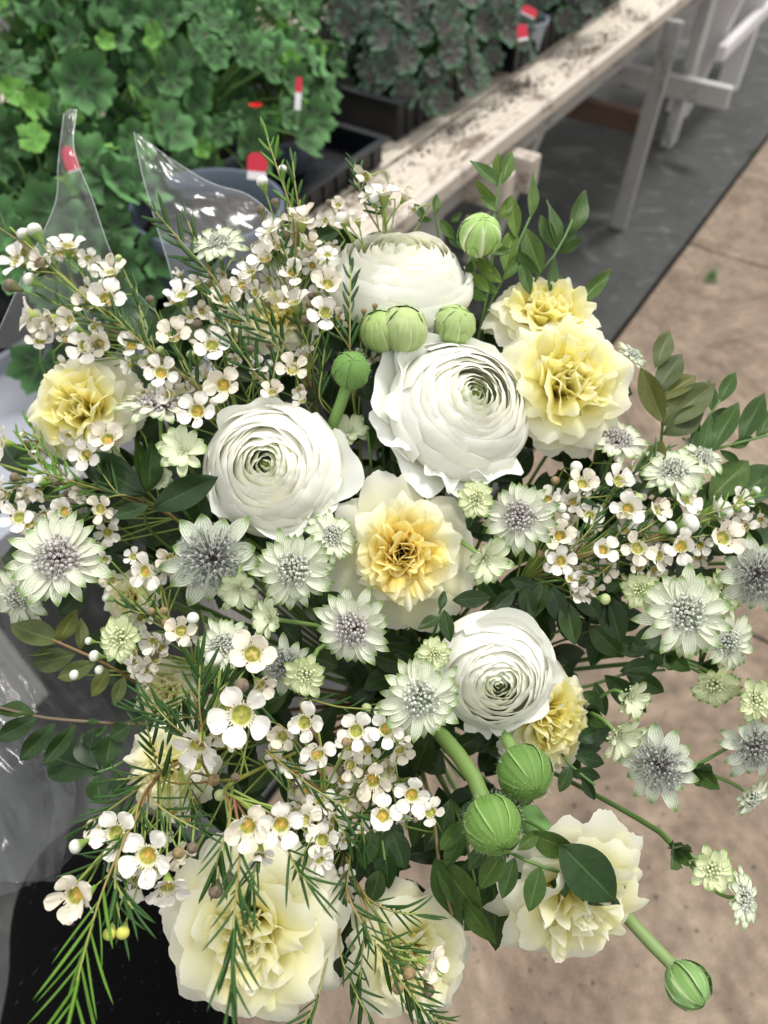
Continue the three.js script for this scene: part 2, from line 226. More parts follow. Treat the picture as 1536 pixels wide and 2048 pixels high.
{ // empty or half seen pots
  const big = thing('flower_pot', 'large smooth grey plastic pot seen through the clear film', 'pot', V(0, 0.728, 0).add(G(430, 500, 0.84).setY(0))); pot(big, 0.12, 0.19, plastic.grey);
  const p2 = thing('flower_pot', 'small pale grey plastic pot with a red tipped label, in the tray corner', 'pot', V(0, 0.73, 0).add(G(585, 250, 0.79).setY(0))); pot(p2, 0.05, 0.1, plastic.pale);
  const p3 = thing('flower_pot', 'silvery grey plastic pot at the table edge below two red labels', 'pot', V(0, 0.73, 0).add(G(1050, 60, 0.79).setY(0))); pot(p3, 0.06, 0.09, plastic.pale);
  const p4 = thing('flower_pot', 'black plastic pot at the front of the dark plants with bare soil', 'pot', V(0, 0.73, 0).add(G(812, 185, 0.79).setY(0))); pot(p4, 0.06, 0.095, plastic.black);
  { const t = thing('shallow_tray', 'shallow pale grey plastic tray on the front boards at the left edge', 'tray', TB(-0.78, 0.1, 0.722)); t.rotation.y = YAW; const m = std({ color: 0x9a9da6, roughness: 0.5 });
    part('base', new RoundedBoxGeometry(0.5, 0.006, 0.3, 1, 0.002).translate(0, 0.003, 0), m, t);
    for (const [w, l, x, z] of [[0.5, 0.012, 0, 0.15], [0.5, 0.012, 0, -0.15], [0.012, 0.3, 0.25, 0], [0.012, 0.3, -0.25, 0]]) part('rim', new RoundedBoxGeometry(w, 0.03, l, 2, 0.004).translate(x, 0.018, z), m, t); }
  // plant labels: red head on a white stick
  const red = std({ color: 0xc21a38, roughness: 0.6 }), wht = std({ color: 0xdcd8dc, roughness: 0.5 });
  const lab = (label, x, y, d, w, h, lean, wl) => {
    const t = thing('plant_label', label, 'plant label', P(x, y, d)); t.quaternion.copy(basis(face(lean, 1, 0.25), 0, face(0, 0, 1)));
    const sh = new THREE.Shape(); sh.moveTo(-w, 0); sh.lineTo(-w, h * 0.6); sh.quadraticCurveTo(-w, h, 0, h); sh.quadraticCurveTo(w, h, w, h * 0.6); sh.lineTo(w, 0);
    part('label_head', new THREE.ExtrudeGeometry(sh, { depth: 0.0012, bevelEnabled: false, curveSegments: 8 }), red, t);
    part('stick', new RoundedBoxGeometry(w * 1.9, wl, 0.0011, 1, 0.0004).translate(0, -wl / 2, 0.0005), wht, t);
  };
  lab('rounded red and white plant label in front of the grey pot', 514, 343, 1.12, 0.015, 0.026, 0.1, 0.012);
  lab('narrow red tipped plant label standing in the small pale pot', 597, 185, 1.36, 0.006, 0.026, 0.1, 0.03);
  lab('upper of two red plant labels at the far tray', 1056, 30, 1.8, 0.019, 0.018, 0.5, 0.003);
  lab('lower of two red plant labels, above the silvery pot', 1046, 76, 1.8, 0.013, 0.03, -0.2, 0.006);
  lab('red plant label seen faintly through the left film point', 148, 340, 1.0, 0.009, 0.03, -0.3, 0.002);
  const fp = thing('fallen_petal', 'single red petal lying on a green pelargonium leaf', 'petal', P(512, 213, 1.27));
  part('petal', grid(6, 5, (u, v) => [u * 0.01 * Math.sqrt(Math.max(0, 1 - (2 * v - 1) ** 2)) * (1 + 0.2 * Math.sin(v * 3)), 0.004 * u * u, v * 0.013 - 0.006, 0.62, 0.02, 0.02]), M.bgleaf, fp); fp.quaternion.copy(basis(face(0, 0.6, 1)));
}
// ---------- flower builders: axis +y, outer radius 1 ----------
const BIND = P(790, 1400, 0.66);                                             // where the stems cross in the hand
const HEEL = BIND.clone().add(V(0.01, -0.16, 0.015));
const GREEN = { stem: [0.1, 0.2, 0.05], pale: [0.2, 0.33, 0.09], olive: [0.16, 0.2, 0.04], red: [0.2, 0.09, 0.05] };
function stemTo(parent, from, dir, r0, c0, c1, to = BIND, k = 0.35) { // a stem from a flower's back to the binding point and out below it, in the parent's own axes
  parent.updateMatrixWorld(true);
  const L = from.distanceTo(to), j = V(Math.sin(from.x * 313) * 0.008, 0, Math.sin(from.y * 417) * 0.008), pts = [from, from.clone().addScaledVector(dir, -L * k * 0.5), from.clone().lerp(to, 0.55).addScaledVector(dir, -L * 0.09), to.clone().add(j)];
  if (to === BIND) pts.push(HEEL.clone().add(j.clone().multiplyScalar(2)).addScaledVector(V().subVectors(to, from).setY(0), 0.25));
  const g = tube(pts, r0, r0 * 0.85, 26, 8, c0, c1 ?? c0); g.applyMatrix4(parent.matrixWorld.clone().invert()); g.computeVertexNormals();
  return part('stem', g, M.stem, parent);
}
function head(name, label, category, x, y, d, Rm, fx, fy, spin, group) { const t = thing(name, label, category, P(x, y, d), group); t.quaternion.copy(basis(face(fx, fy), spin)); t.scale.setScalar(Rm); return t; }

// Ranunculus: layers of cupped petals, lips stacked like an onion, loose guard petals round them
function ranPetal(r, o) { // o: R, rl (lip radius), yl (lip height), w, az, amp, c0, c1, s0 (spiral), y0
  const ph = r() * 6.28, ph2 = r() * 6.28, kf = 2.5 + 3 * r(), kr = 6 + 5 * r(), rag = (o.rag ?? 0.03) * (0.7 + 0.8 * r()), tw = (r() - 0.5) * 0.1;
  return grid(o.nu ?? 16, 11, (u, v) => {
    const e = 1 - (o.drop ?? 0.26) * Math.abs(u) ** 3 - rag * (0.5 + 0.5 * Math.sin(kr * u + ph)) - 0.03 * N3(u * 3 + ph, 2.2, ph2), t = v * e;
    let R = bez(0.06, o.R * 1.3, o.R * (o.mid ?? 1.2), o.rl, t), y = bez(o.y0, o.y0, lerp(o.y0, o.yl, o.crown ?? 0.86), o.yl, t);
    R *= 1 + o.s0 * u; R += (o.lip ?? 0) * t ** 9 * (0.6 + 0.8 * Math.sin(kf * 0.7 * u + ph2)) + o.amp * t ** 4 * Math.sin(kf * u + ph) + 0.008 * N3(u * 2.2, t * 3, ph); y += 0.012 * t ** 3 * Math.sin(kr * 2.3 * u + ph2) + 0.6 * o.amp * t ** 3 * Math.sin(kf * 1.3 * u + ph2) + (o.curl ? -o.curl * t ** 5 : 0);
    const a = o.az + u * o.w * (0.45 + 0.55 * Math.min(1, v * 1.8)) + tw * t, rim = sstep(t, 0.9, 1), c = mixc(mixc(o.c0, o.c1, sstep(t, 0.35, 0.9)), [0.965, 0.965, 0.945], 0.8 * rim);
    return [R * Math.sin(a), y, R * Math.cos(a), ...c];
  });
}
function ranunculus(label, x, y, Rpx, fx, fy, spin, seed, guards, opt = {}) {
  const r = rand(seed), d = D(x, y) + (opt.dz ?? 0), S = Rpx * d / F, t = head('ranunculus', label, 'ranunculus', x, y, d + S * 0.35, S, fx, fy, spin);
  const N = opt.layers ?? 14, white = [0.95, 0.95, 0.91], cream = [0.945, 0.94, 0.76], lime = [0.78, 0.87, 0.5];
  for (let i = 0; i < N; i++) {
    const k = i / (N - 1), n = i < N * 0.75 ? 3 : 4, R = 0.12 + 0.88 * k ** 0.85, lipC = mixc(mixc(lime, cream, sstep(k, 0.08, 0.42)), white, sstep(k, 0.4, 0.95));
    for (let j = 0; j < n; j++) {
      const rl = R * lerp(0.36, 0.84 + (opt.open ?? 0.03), k ** 0.8) * (1 + 0.17 * (r() - 0.5)), yl = (opt.flat ?? 1) * (0.5 - 0.34 * rl * rl - 0.03 * (1 - sstep(rl, 0.05, 0.22)) - 0.14 * sstep(k, 0.8, 1)) + 0.05 * (r() - 0.5);
      part('petal', ranPetal(r, { R, rl, yl, nu: 26, drop: 0.13, lip: 0.035 * k + 0.012, w: Math.PI / n * (1.4 + 0.3 * r()), az: j / n * 6.283 + i * 1.9 + r() * 0.4, amp: 0.018 + 0.04 * k * r(), crown: opt.crown, rag: opt.rag ?? 0.018, c0: mixc(mixc(lipC, cream, 0.35), [0.92, 0.905, 0.74], 0.5), c1: mixc(lipC, [0.93, 0.93, 0.86], 0.4), s0: 0.055, y0: -0.62 }), M.petal, t);
    }
  }
  for (const [az, len, w, lift, curl] of guards) // loose outer petals
    part('petal', ranPetal(r, { R: 0.62, mid: 1.25 * len, rl: len, yl: lift, w, az, amp: 0.08 + 0.09 * r(), rag: 0.05, c0: [0.9, 0.92, 0.8], c1: [0.92, 0.94, 0.91], crown: 0.72, s0: 0.03, y0: -0.64, curl, drop: 0.32 }), M.petal, t);
  const eye = []; for (let i = 0; i < 26; i++) { const a = i * 2.4, q = 0.075 * Math.sqrt(i / 26); eye.push(new THREE.IcosahedronGeometry(0.02, 0).scale(1, 1.7, 1).translate(Math.sin(a) * q, 0.38 - q * 0.5, Math.cos(a) * q)); }
  part('flower_eye', tint(mergeGeometries(eye), [0.2, 0.27, 0.06]), M.floret, t);
  for (let i = 0; i < 5; i++) part('sepal', grid(6, 6, (u, v) => { const a = i * 1.257 + u * 0.4 * (1 - v * v), R = 0.1 + 0.6 * v; return [R * Math.sin(a), -0.66 - 0.05 * v + 0.02 * u * u, R * Math.cos(a), 0.2, 0.36, 0.1]; }), M.green, t);
  const dir = face(fx, fy).normalize(); stemTo(t, t.position.clone().addScaledVector(dir, -S * 0.6), dir, 0.0036, GREEN.pale, GREEN.stem); return t;
}

// Carnation: many fan shaped petals with toothed, ruffled edges
function carnPetal(r, o) { // o: r1 reach, ye end height, yc control height, w half width, az, amp, k, cols [base, mid, edge]
  const ph = r() * 6.28, ph2 = r() * 6.28, zig = 7 + Math.floor(r() * 4), bend = 0.1 + 0.25 * r(), lean = (r() - 0.5) * 0.5 * (o.core ? 1 : 0.3), tip = (r() - 0.5) * 0.3, notch = 0.05 + 0.06 * r(), twist = o.core ? (r() - 0.5) * 1.7 : 0, curlV = (r() - 0.4) * 0.5 * (o.core ? 0.6 : 0.25);
  return grid(34, 11, (u, v) => {
    const sc = 0.6 * Math.abs(Math.sin(u * zig + ph)) + 0.4 * Math.abs(Math.sin(u * zig * 2.3 + ph2)), t = v * (1 - 0.2 * Math.abs(u) ** 2.6 - 0.03 * sc - notch * Math.exp(-(((u - 0.3 * Math.sin(ph)) / 0.16) ** 2)) - 0.05 * N3(u * 2.2, ph, 1)), w = o.w * (0.1 + 0.9 * sstep(t, -0.15, 0.95));
    let R = bez(0.02, 0.1, o.r1 * 0.6, o.r1, t), y = bez(-0.5, -0.05, o.yc, o.ye + tip * o.w, t);
    const t2 = Math.min(1, t + 0.02), dR = bez(0.02, 0.1, o.r1 * 0.6, o.r1, t2) - bez(0.02, 0.1, o.r1 * 0.6, o.r1, t2 - 0.02), dy = bez(-0.5, -0.05, o.yc, o.ye, t2) - bez(-0.5, -0.05, o.yc, o.ye, t2 - 0.02), L = Math.hypot(dR, dy) || 1, nr = -dy / L, ny = dR / L;
    const wav = o.amp * t ** 1.6 * (Math.sin(o.k * u + ph) + 0.4 * Math.sin(o.k * 1.9 * u + ph2 + 1.5 * t)) - curlV * o.w * t ** 4;
    const lx = u * w * (1 - 0.12 * (o.amp / 0.1) * t) + lean * o.w * t * t + 0.35 * o.amp * t * t * Math.cos(o.k * u + ph); R += nr * wav - bend * w * u * u; y += ny * wav - 0.15 * o.w * u * u * t;
    const c = t < 0.72 ? mixc(o.cols[0], o.cols[1], sstep(t, 0.3, 0.72)) : mixc(o.cols[1], o.cols[2], sstep(t, 0.76, 0.97));
    const R0 = bez(0.02, 0.1, o.r1 * 0.6, o.r1, t), dr = R - R0, a2 = o.az + twist * sstep(t, 0.1, 0.6); return [R0 * Math.sin(o.az) + dr * Math.sin(a2) + lx * Math.cos(a2), y, R0 * Math.cos(o.az) + dr * Math.cos(a2) - lx * Math.sin(a2), ...c];
  });
}
const CT = { pale: [[0.955, 0.82, 0.19], [0.963, 0.905, 0.39], [0.963, 0.945, 0.69]], gold: [[0.955, 0.69, 0.1], [0.968, 0.825, 0.26], [0.973, 0.92, 0.54]], guard: [[0.955, 0.925, 0.52], [0.96, 0.95, 0.74], [0.963, 0.96, 0.88]], cream: [[0.955, 0.87, 0.32], [0.963, 0.94, 0.6], [0.963, 0.96, 0.86]] };
function carnation(label, x, y, Rpx, fx, fy, spin, seed, o = {}) {
  const r = rand(seed), d = D(x, y) + (o.dz ?? 0), S = Rpx * d / F, t = head('carnation', label, 'carnation', x, y, d + S * 0.3, S, fx, fy, spin), inner = CT[o.tone ?? 'pale'], outer = CT[o.outer ?? 'guard'];
  const rings = o.rings ?? [[7, 1, -0.14, 0.3, 0.56, 0.035, 4], [7, 0.88, 0.1, 0.4, 0.5, 0.05, 4], [7, 0.72, 0.3, 0.46, 0.44, 0.075, 4], [7, 0.52, 0.46, 0.46, 0.4, 0.1, 4.2], [6, 0.34, 0.54, 0.44, 0.34, 0.1, 4.5], [6, 0.16, 0.52, 0.4, 0.3, 0.12, 4], [4, 0.05, 0.47, 0.32, 0.2, 0.08, 4]];
  rings.forEach(([n, r1, ye, yc, w, amp, k], i) => {
    const f = i / (rings.length - 1);
    for (let j = 0; j < n; j++) part('petal', carnPetal(r, { r1: r1 * (0.92 + 0.14 * r()), ye: ye + 0.1 * (r() - 0.5), yc, w: w * (0.85 + 0.3 * r()), az: j / n * 6.283 + i * 0.5 + 0.5 * (r() - 0.5), amp: amp * (o.ruffle ?? 1) * (0.7 + 0.6 * r()), k: k * (0.8 + 0.4 * r()), core: f > 0.4, cols: [0, 1, 2].map((q) => mixc(outer[q], inner[q], sstep(f, 0.1, 0.55))) }), M.frill, t);
  });
  part('calyx', lathe([[0.06, -1.2], [0.17, -1.1], [0.2, -0.8], [0.19, -0.5], [0.17, -0.45]], 16, [0.16, 0.3, 0.1]), M.green, t);
  const dir = face(fx, fy).normalize(); stemTo(t, t.position.clone().addScaledVector(dir, -S * 1.15), dir, 0.0024, GREEN.stem, GREEN.stem); return t;
}

// Ranunculus bud: overlapping closed petals, sepals, fine hairs
function rbud(label, x, y, Rpx, fx, fy, spin, seed, o = {}) {
  const r = rand(seed), d = D(x, y) + (o.dz ?? 0), S = Rpx * d / F, t = head('ranunculus_bud', label, 'flower bud', x, y, d, S, fx, fy, spin), g0 = o.c0 ?? [0.1, 0.25, 0.04], g1 = o.c1 ?? [0.24, 0.46, 0.08], edge = o.edge ?? [0.42, 0.6, 0.22];
  const n = o.n ?? 6, open = o.open ?? 0, cl = (az, w, sc, top, y0, ca, cb, ce, flare = 0) => grid(14, 12, (u, v) => {
    const e = 1 - 0.22 * Math.abs(u) ** 2.5, th = (y0 + (top - y0) * v * e) * Math.PI, rr = Math.sin(th) * sc * (1 + 0.045 * u + 0.05 * N3(3 * Math.sin(az + u * w), 3 * th, 3 * Math.cos(az + u * w) + seed) + 0.01 * Math.sin(u * 15)) * (1 + flare * v * v), a = az + u * w * (1 - 0.25 * v), rib = 0.5 + 0.5 * Math.sin(u * 15) * Math.sin(u * 41 + 3 * v);
    return [rr * Math.sin(a), -Math.cos(th) * sc * 0.98 + flare * 0.1 * v, rr * Math.cos(a), ...mixc(mixc(mixc(ca, cb, v), ce, sstep(Math.abs(u), o.band ?? 0.84, 0.97)), ce, 0.3 * rib * rib)];
  });
  part('bud_core', tint(new THREE.SphereGeometry(0.94, 24, 16), g1), M.bud, t);
  for (let i = 0; i < n; i++) part('petal', cl(i / n * 6.283 + 0.3 * r(), 0.8 + 0.16 * r(), 0.975 + 0.05 * i / n, 0.985 - open, 0.03, mixc(g0, g1, 0.6 + 0.4 * r()), g1, edge, open), M.bud, t);
  if (o.sepals !== 0) for (let i = 0; i < (o.sepals ?? 5); i++) part('sepal', cl(i / 5 * 6.283 + 0.5, 0.36, 1.05, (o.sepTop ?? 0.62) + 0.1 * r(), 0.02, mixc(g0, [0.14, 0.3, 0.06], 0.5), o.sepC ?? g1, mixc(edge, [0.6, 0.65, 0.4], 0.3), o.sepFlare ?? 0.03), M.bud, t);
  const hs = []; for (let i = 0; i < 420; i++) { const a = r() * 6.283, th = Math.PI * (0.04 + 0.8 * r()), n3 = V(Math.sin(th) * Math.sin(a), -Math.cos(th), Math.sin(th) * Math.cos(a)), s = V(r() - 0.5, r() - 0.5, r() - 0.5).cross(n3).normalize().multiplyScalar(0.006), b = n3.clone().multiplyScalar(1.03), e = n3.clone().multiplyScalar(1.1 + 0.1 * r()).add(V(r() - 0.5, r() - 0.5, r() - 0.5).multiplyScalar(0.08)); hs.push(b.x - s.x, b.y - s.y, b.z - s.z, b.x + s.x, b.y + s.y, b.z + s.z, e.x, e.y, e.z); }
  const hg = new THREE.BufferGeometry(); hg.setAttribute('position', new THREE.Float32BufferAttribute(hs, 3)); hg.computeVertexNormals(); part('hair', tint(hg, [0.4, 0.5, 0.32]), M.stem, t, { kind: 'stuff' });
  const dir = face(fx, fy).normalize(), from = t.position.clone().addScaledVector(dir, -S * 0.9), to = o.stem ? P(o.stem[0], o.stem[1], D(o.stem[0], o.stem[1]) + o.stem[2]) : BIND;
  if (o.stem) { // the stem the photograph shows, then on to the binding point
    const mid = o.via ? P(o.via[0], o.via[1], D(o.via[0], o.via[1]) + o.via[2]) : from.clone().lerp(to, 0.5), pts = [from.clone().addScaledVector(dir, S * 0.2), mid, to, to.clone().lerp(BIND, 0.5), BIND.clone(), HEEL.clone()];
    t.updateMatrixWorld(true); part('stem', tube(pts, o.rs ?? 0.0036, 0.0034, 30, 9, o.cs ?? [0.18, 0.32, 0.08], GREEN.stem).applyMatrix4(t.matrixWorld.clone().invert()), M.stem, t);
  } else stemTo(t, from, dir, 0.0034, GREEN.pale, GREEN.stem);
  return t;
}

// Astrantia: ring of veined bracts round a dome of tiny florets
const bractTex = noiseTex(128, 256, (u, v) => {
  const x = (u - 0.5) * 2, tip = sstep(v + 0.06 * Math.abs(x) + 0.05 * N3(u * 9, v * 7), 0.82, 1.0); let vein = 0;
  for (const k of [-0.62, -0.3, 0, 0.3, 0.62]) { const c = k * (0.45 + 0.75 * Math.sin(Math.PI * (0.12 + 0.7 * v))) * (1 - 0.55 * sstep(v, 0.7, 1)); vein = Math.max(vein, 1 - sstep(Math.abs(x - c), 0.015, 0.075)); }
  const net = (1 - sstep(Math.abs(Math.sin(v * 26 + Math.abs(x) * 9 + 1.3 * Math.sin(x * 7))), 0.04, 0.22)) * sstep(v, 0.42, 0.8) * 0.7, k = clamp(Math.max(vein * lerp(0.35, 0.85, v), net), 0, 1), f = 0.03 * N3(u * 40, v * 14, 2);
  const base = mixc(mixc([0.92, 0.92, 0.89], [0.95, 0.96, 0.92], sstep(v, 0, 0.4)), [0.46, 0.58, 0.30], tip * 0.85); return mixc(base, [0.32, 0.46, 0.25], k * lerp(0.14, 0.85, sstep(v, 0.45, 0.9))).map((q) => q + f);
});
const bractMat = (c) => phys({ color: c, map: bractTex, roughness: 0.95, transmission: 0.2, thickness: 0, specularIntensity: 0.5 });
const AS = {
  white: { n: 28, m: bractMat(new THREE.Color(0.87, 0.87, 0.77)), w: 0.135, lift: 0.26, N: 110, hd: 0.44, hr: 0.04, head: [0.66, 0.67, 0.6], ped: [0.3, 0.38, 0.22], spike: 0.05 },
  rose: { n: 25, m: bractMat(new THREE.Color(0.88, 0.87, 0.79)), w: 0.138, lift: 0.24, N: 110, hd: 0.46, hr: 0.04, head: [0.58, 0.545, 0.53], ped: [0.3, 0.36, 0.23], core: [0.22, 0.06, 0.14], spike: 0.05 },
  grey: { n: 13, m: bractMat(new THREE.Color(0.76, 0.77, 0.71)), w: 0.17, lift: 0.12, N: 105, hd: 0.58, hr: 0.037, head: [0.4, 0.41, 0.38], ped: [0.17, 0.24, 0.17], core: [0.15, 0.06, 0.1], spike: 0.1 },
  young: { n: 17, m: bractMat(new THREE.Color(0.86, 0.88, 0.62)), w: 0.2, lift: 0.5, N: 60, hd: 0.5, hr: 0.055, head: [0.68, 0.73, 0.42], ped: [0.36, 0.46, 0.2], spike: 0 },
  cup: { n: 14, m: bractMat(new THREE.Color(0.87, 0.89, 0.7)), w: 0.23, lift: 1.1, N: 40, hd: 0.5, hr: 0.05, head: [0.6, 0.68, 0.4], ped: [0.34, 0.45, 0.2], spike: 0 },
};
function makeAstrantia(A, seed) { // a head: the dome with bracts as its pieces
  const r = rand(seed), fl = [];
  for (let i = 0; i < A.N; i++) {
    const ct = 1 - (i + 0.5) / A.N * 0.84, st = Math.sqrt(1 - ct * ct), a = i * 2.39996 + 0.35 * r(), q = A.hd * (0.82 + 0.3 * r()), dir = V(st * Math.sin(a), ct * 0.72, st * Math.cos(a)), e = dir.clone().multiplyScalar(q), m = 0.72 + 0.5 * r();
    fl.push(tint(new THREE.IcosahedronGeometry(A.hr * (0.8 + 0.4 * r()), 0).translate(e.x, e.y, e.z), A.head.map((c) => c * m)));
    const ped = new THREE.CylinderGeometry(0.012, 0.009, q, 3, 1, true).translate(0, q / 2, 0).applyQuaternion(new THREE.Quaternion().setFromUnitVectors(V(0, 1, 0), dir.clone().normalize())); ped.deleteAttribute('uv'); fl.push(tint(ped, (x, y, z) => (A.core ? mixc(A.core, A.ped, clamp(Math.hypot(x, y, z) / 0.25, 0, 1)) : A.ped)));
    if (A.spike) for (let k = 0; k < 4; k++) { const b = k * 1.57 + r(), s = basis(dir), o = V(Math.sin(b), 0.9, Math.cos(b)).applyQuaternion(s).normalize(), g = new THREE.CylinderGeometry(0.002, 0.006, A.spike * (0.7 + 0.6 * r()) + A.hr, 3, 1, true).translate(0, (A.spike + A.hr) / 2, 0).applyQuaternion(new THREE.Quaternion().setFromUnitVectors(V(0, 1, 0), o)).translate(e.x, e.y, e.z); g.deleteAttribute('uv'); fl.push(tint(g, A.head.map((c) => c * 1.25))); }
  }
  fl.forEach((g) => g.deleteAttribute('uv'));
  const o = new THREE.Mesh(mergeGeometries(fl.map((g) => (g.index ? g.toNonIndexed() : g))), M.floret); o.name = 'floret_dome'; o.userData.kind = 'stuff';
  const shapes = []; for (let k = 0; k < 5; k++) { const ph = r() * 6.28, cur = 0.15 + 0.25 * r(), L = 0.86 + 0.16 * r(), tw = (r() - 0.5) * 0.5; shapes.push(grid(8, 10, (u, v) => { const q = Math.max(0, (v - 0.55) / 0.45), w = A.w * (0.55 + 0.45 * sstep(v, 0, 0.55)) * Math.max(v > 0.99 ? 0.02 : 0.12, (1 - q ** 2.2) ** 0.75), x = u * w, l = 0.1 + L * v, el = A.lift * (1 - 0.35 * v); const cup = A.lift > 1 ? 0.35 * Math.sin(v * 1.5) : 0; return [x, Math.sin(el) * l - cur * v * v * 0.3 + 0.4 * x * x / A.w + tw * x * v + 0.01 * Math.sin(v * 9 + ph), Math.cos(el) * l * (A.lift > 1 ? 1.0 : 1) + cup]; })); }
  for (let i = 0; i < A.n; i++) { const b = new THREE.Mesh(shapes[Math.floor(r() * 5)], A.m); b.name = numbered('bract'); b.rotation.y = (i + 0.35 * (r() - 0.5)) / A.n * 6.283; b.rotation.order = 'YXZ'; b.rotation.x = 0.24 * (r() - 0.5); b.rotation.z = 0.5 * (r() - 0.5); b.position.y = -0.02 + 0.05 * (i % 2) - 0.03 * r(); b.scale.set(0.85 + 0.3 * r(), 1, (i % 2 ? 0.88 : 1) * (0.84 + 0.24 * r())); o.add(b); }
  return o;
}
const AP = {}; let aseed = 900;
for (const k in AS) AP[k] = [0, 1, 2].map(() => makeAstrantia(AS[k], aseed++));
function copyPart(o, name) { const c = o.clone(); c.name = numbered(name); c.traverse((k) => { if (k !== c) k.name = numbered(k.name.replace(/_\d+$/, '')); k.castShadow = k.receiveShadow = true; }); return c; }
let acount = 0;
function astrantia(label, heads, node) { // heads: [x, y, r, fx, fy, kind, dz]; node [x, y, dz] where the pedicels meet, else straight to the binding point
  const pos = heads.map(([x, y, rp, , , k, dz]) => P(x, y, D(x, y) + (dz ?? 0))), at = node ? P(node[0], node[1], D(node[0], node[1]) + node[2]) : pos[0];
  const t = thing('astrantia', label, 'astrantia', at);
  heads.forEach(([x, y, rp, fx, fy, kind, dz], i) => {
    const S = 0.95 * rp * (D(x, y) + (dz ?? 0)) / F, o = copyPart(AP[kind][acount++ % 3], heads.length > 1 ? 'flower_head' : 'flower_head'), dir = face(fx, fy).normalize();
    o.scale.setScalar(S); o.position.copy(pos[i]).sub(at); o.quaternion.copy(basis(dir, acount * 1.3)); t.add(o);
    const from = pos[i].clone().addScaledVector(dir, S * 0.05);
    if (node) { const g = tube([from, from.clone().addScaledVector(dir, -0.25 * from.distanceTo(at)), at.clone()], 0.001, 0.0012, 12, 6, GREEN.pale, GREEN.stem).translate(-at.x, -at.y, -at.z); part('pedicel', g, M.stem, t); }
    else stemTo(t, from, dir, 0.0013, GREEN.pale, GREEN.stem);
  });
  if (node) { stemTo(t, at, face(0, 0), 0.0017, GREEN.stem, GREEN.stem, BIND, 0.1); const lr2 = rand(node[0]); for (let i = 0; i < 3; i++) { const o = part('bract_leaf', LEAF.toothed, M.leafMid, t); o.scale.setScalar(0.017 + 0.006 * lr2()); o.quaternion.copy(basis(face(Math.cos(i * 2.1 + 0.4), Math.sin(i * 2.1 + 0.4), 0.3), 0, face(0, 0))); } }
  return t;
}

// Leaves
const leafTex = (a, b, mid) => noiseTex(128, 256, (u, v) => { const x = (u - 0.5) * 2, m = 1 - sstep(Math.abs(x), 0.02, 0.07), s = Math.abs(Math.sin((v * 9 - Math.abs(x) * 2.2) * 3.14)), q = (1 - sstep(s, 0.02, 0.16)) * 0.25, n = 0.5 + 0.5 * N3(u * 7, v * 9, a[1] * 50) + 0.3 * N3(u * 40, v * 60); const sp = sstep(N3(u * 22, v * 40, a[0] * 90), 0.5, 0.62) * sstep(N3(u * 3, v * 4, 5), 0.05, 0.35); return mixc(mixc(mixc(a, b, clamp(n, 0, 1)), mid, clamp(m * 0.75 + q, 0, 1)), [0.36, 0.3, 0.14], sp * 0.7); });
const leafM = (a, b, mid, o = {}) => phys({ map: leafTex(a, b, mid), roughness: 0.6, specularIntensity: 0.7, ...o });
M.leafDark = leafM([0.11, 0.20, 0.075], [0.17, 0.27, 0.10], [0.28, 0.38, 0.2], { roughness: 0.42 });
M.leafMid = leafM([0.19, 0.30, 0.10], [0.26, 0.38, 0.13], [0.40, 0.50, 0.25], { roughness: 0.93, transmission: 0.2, thickness: 0, clearcoat: 0.25, clearcoatRoughness: 0.4 });
M.leafLight = leafM([0.27, 0.39, 0.14], [0.34, 0.46, 0.18], [0.50, 0.60, 0.32], { roughness: 0.93, transmission: 0.25, thickness: 0, clearcoat: 0.2, clearcoatRoughness: 0.4 });
M.leafOlive = leafM([0.25, 0.30, 0.14], [0.32, 0.35, 0.17], [0.44, 0.45, 0.27]);
M.needle = leafM([0.15, 0.28, 0.11], [0.22, 0.36, 0.13], [0.33, 0.48, 0.2], { roughness: 0.55 });
M.needleLight = leafM([0.28, 0.45, 0.12], [0.38, 0.54, 0.16], [0.5, 0.62, 0.25], { roughness: 0.55 });
for (const k of ['leafDark', 'leafMid', 'leafLight', 'leafOlive']) { M[k + 'B'] = M[k].clone(); M[k + 'B'].color.setRGB(1.25, 1.12, 0.8); M[k + 'C'] = M[k].clone(); M[k + 'C'].color.setRGB(0.72, 0.78, 0.85); }
const leafG = (w, bendY, fold, pw = 1, tooth = 0) => grid(8, 12, (u, v) => { const W2 = w * Math.sin(Math.PI * v ** pw) ** 0.85 * (1 + tooth * Math.sin(v * 55)) + 0.012 * (1 - v); return [u * W2, fold * Math.abs(u) * W2 + 0.02 * Math.sin(v * 8 + u * 2), v].map((q, i) => (i === 1 ? q - bendY * v * v + 0.25 * bendY * v : q)); });
const LEAF = { lance: [leafG(0.17, 0.12, 0.35), leafG(0.19, 0.2, 0.25, 0.9), leafG(0.16, -0.05, 0.45)], oval: [leafG(0.26, 0.12, 0.25, 0.95), leafG(0.28, 0.2, 0.2, 0.9), leafG(0.24, 0, 0.4)], narrow: [leafG(0.12, 0.18, 0.4), leafG(0.11, 0.05, 0.5)], ovate: [leafG(0.33, 0.15, 0.2, 1.25), leafG(0.36, 0.05, 0.25, 1.3)], toothed: leafG(0.3, 0.2, 0.3, 0.9, 0.1) };
function placeLeaf(parent, at, b, tp, shape, m, roll, k) { // a leaf from base b to tip tp
  const o = part('leaf', shape, m, parent), z = V().subVectors(tp, b), L = z.length(); z.normalize();
  let y = camera.position.clone().sub(b).normalize(); y.addScaledVector(z, -y.dot(z)).normalize().applyAxisAngle(z, roll);
  o.quaternion.setFromRotationMatrix(new THREE.Matrix4().makeBasis(V().crossVectors(y, z), y, z)); o.position.copy(b).sub(at); o.scale.set(L * k, L, L); return o;
}
let lseed = 4000;
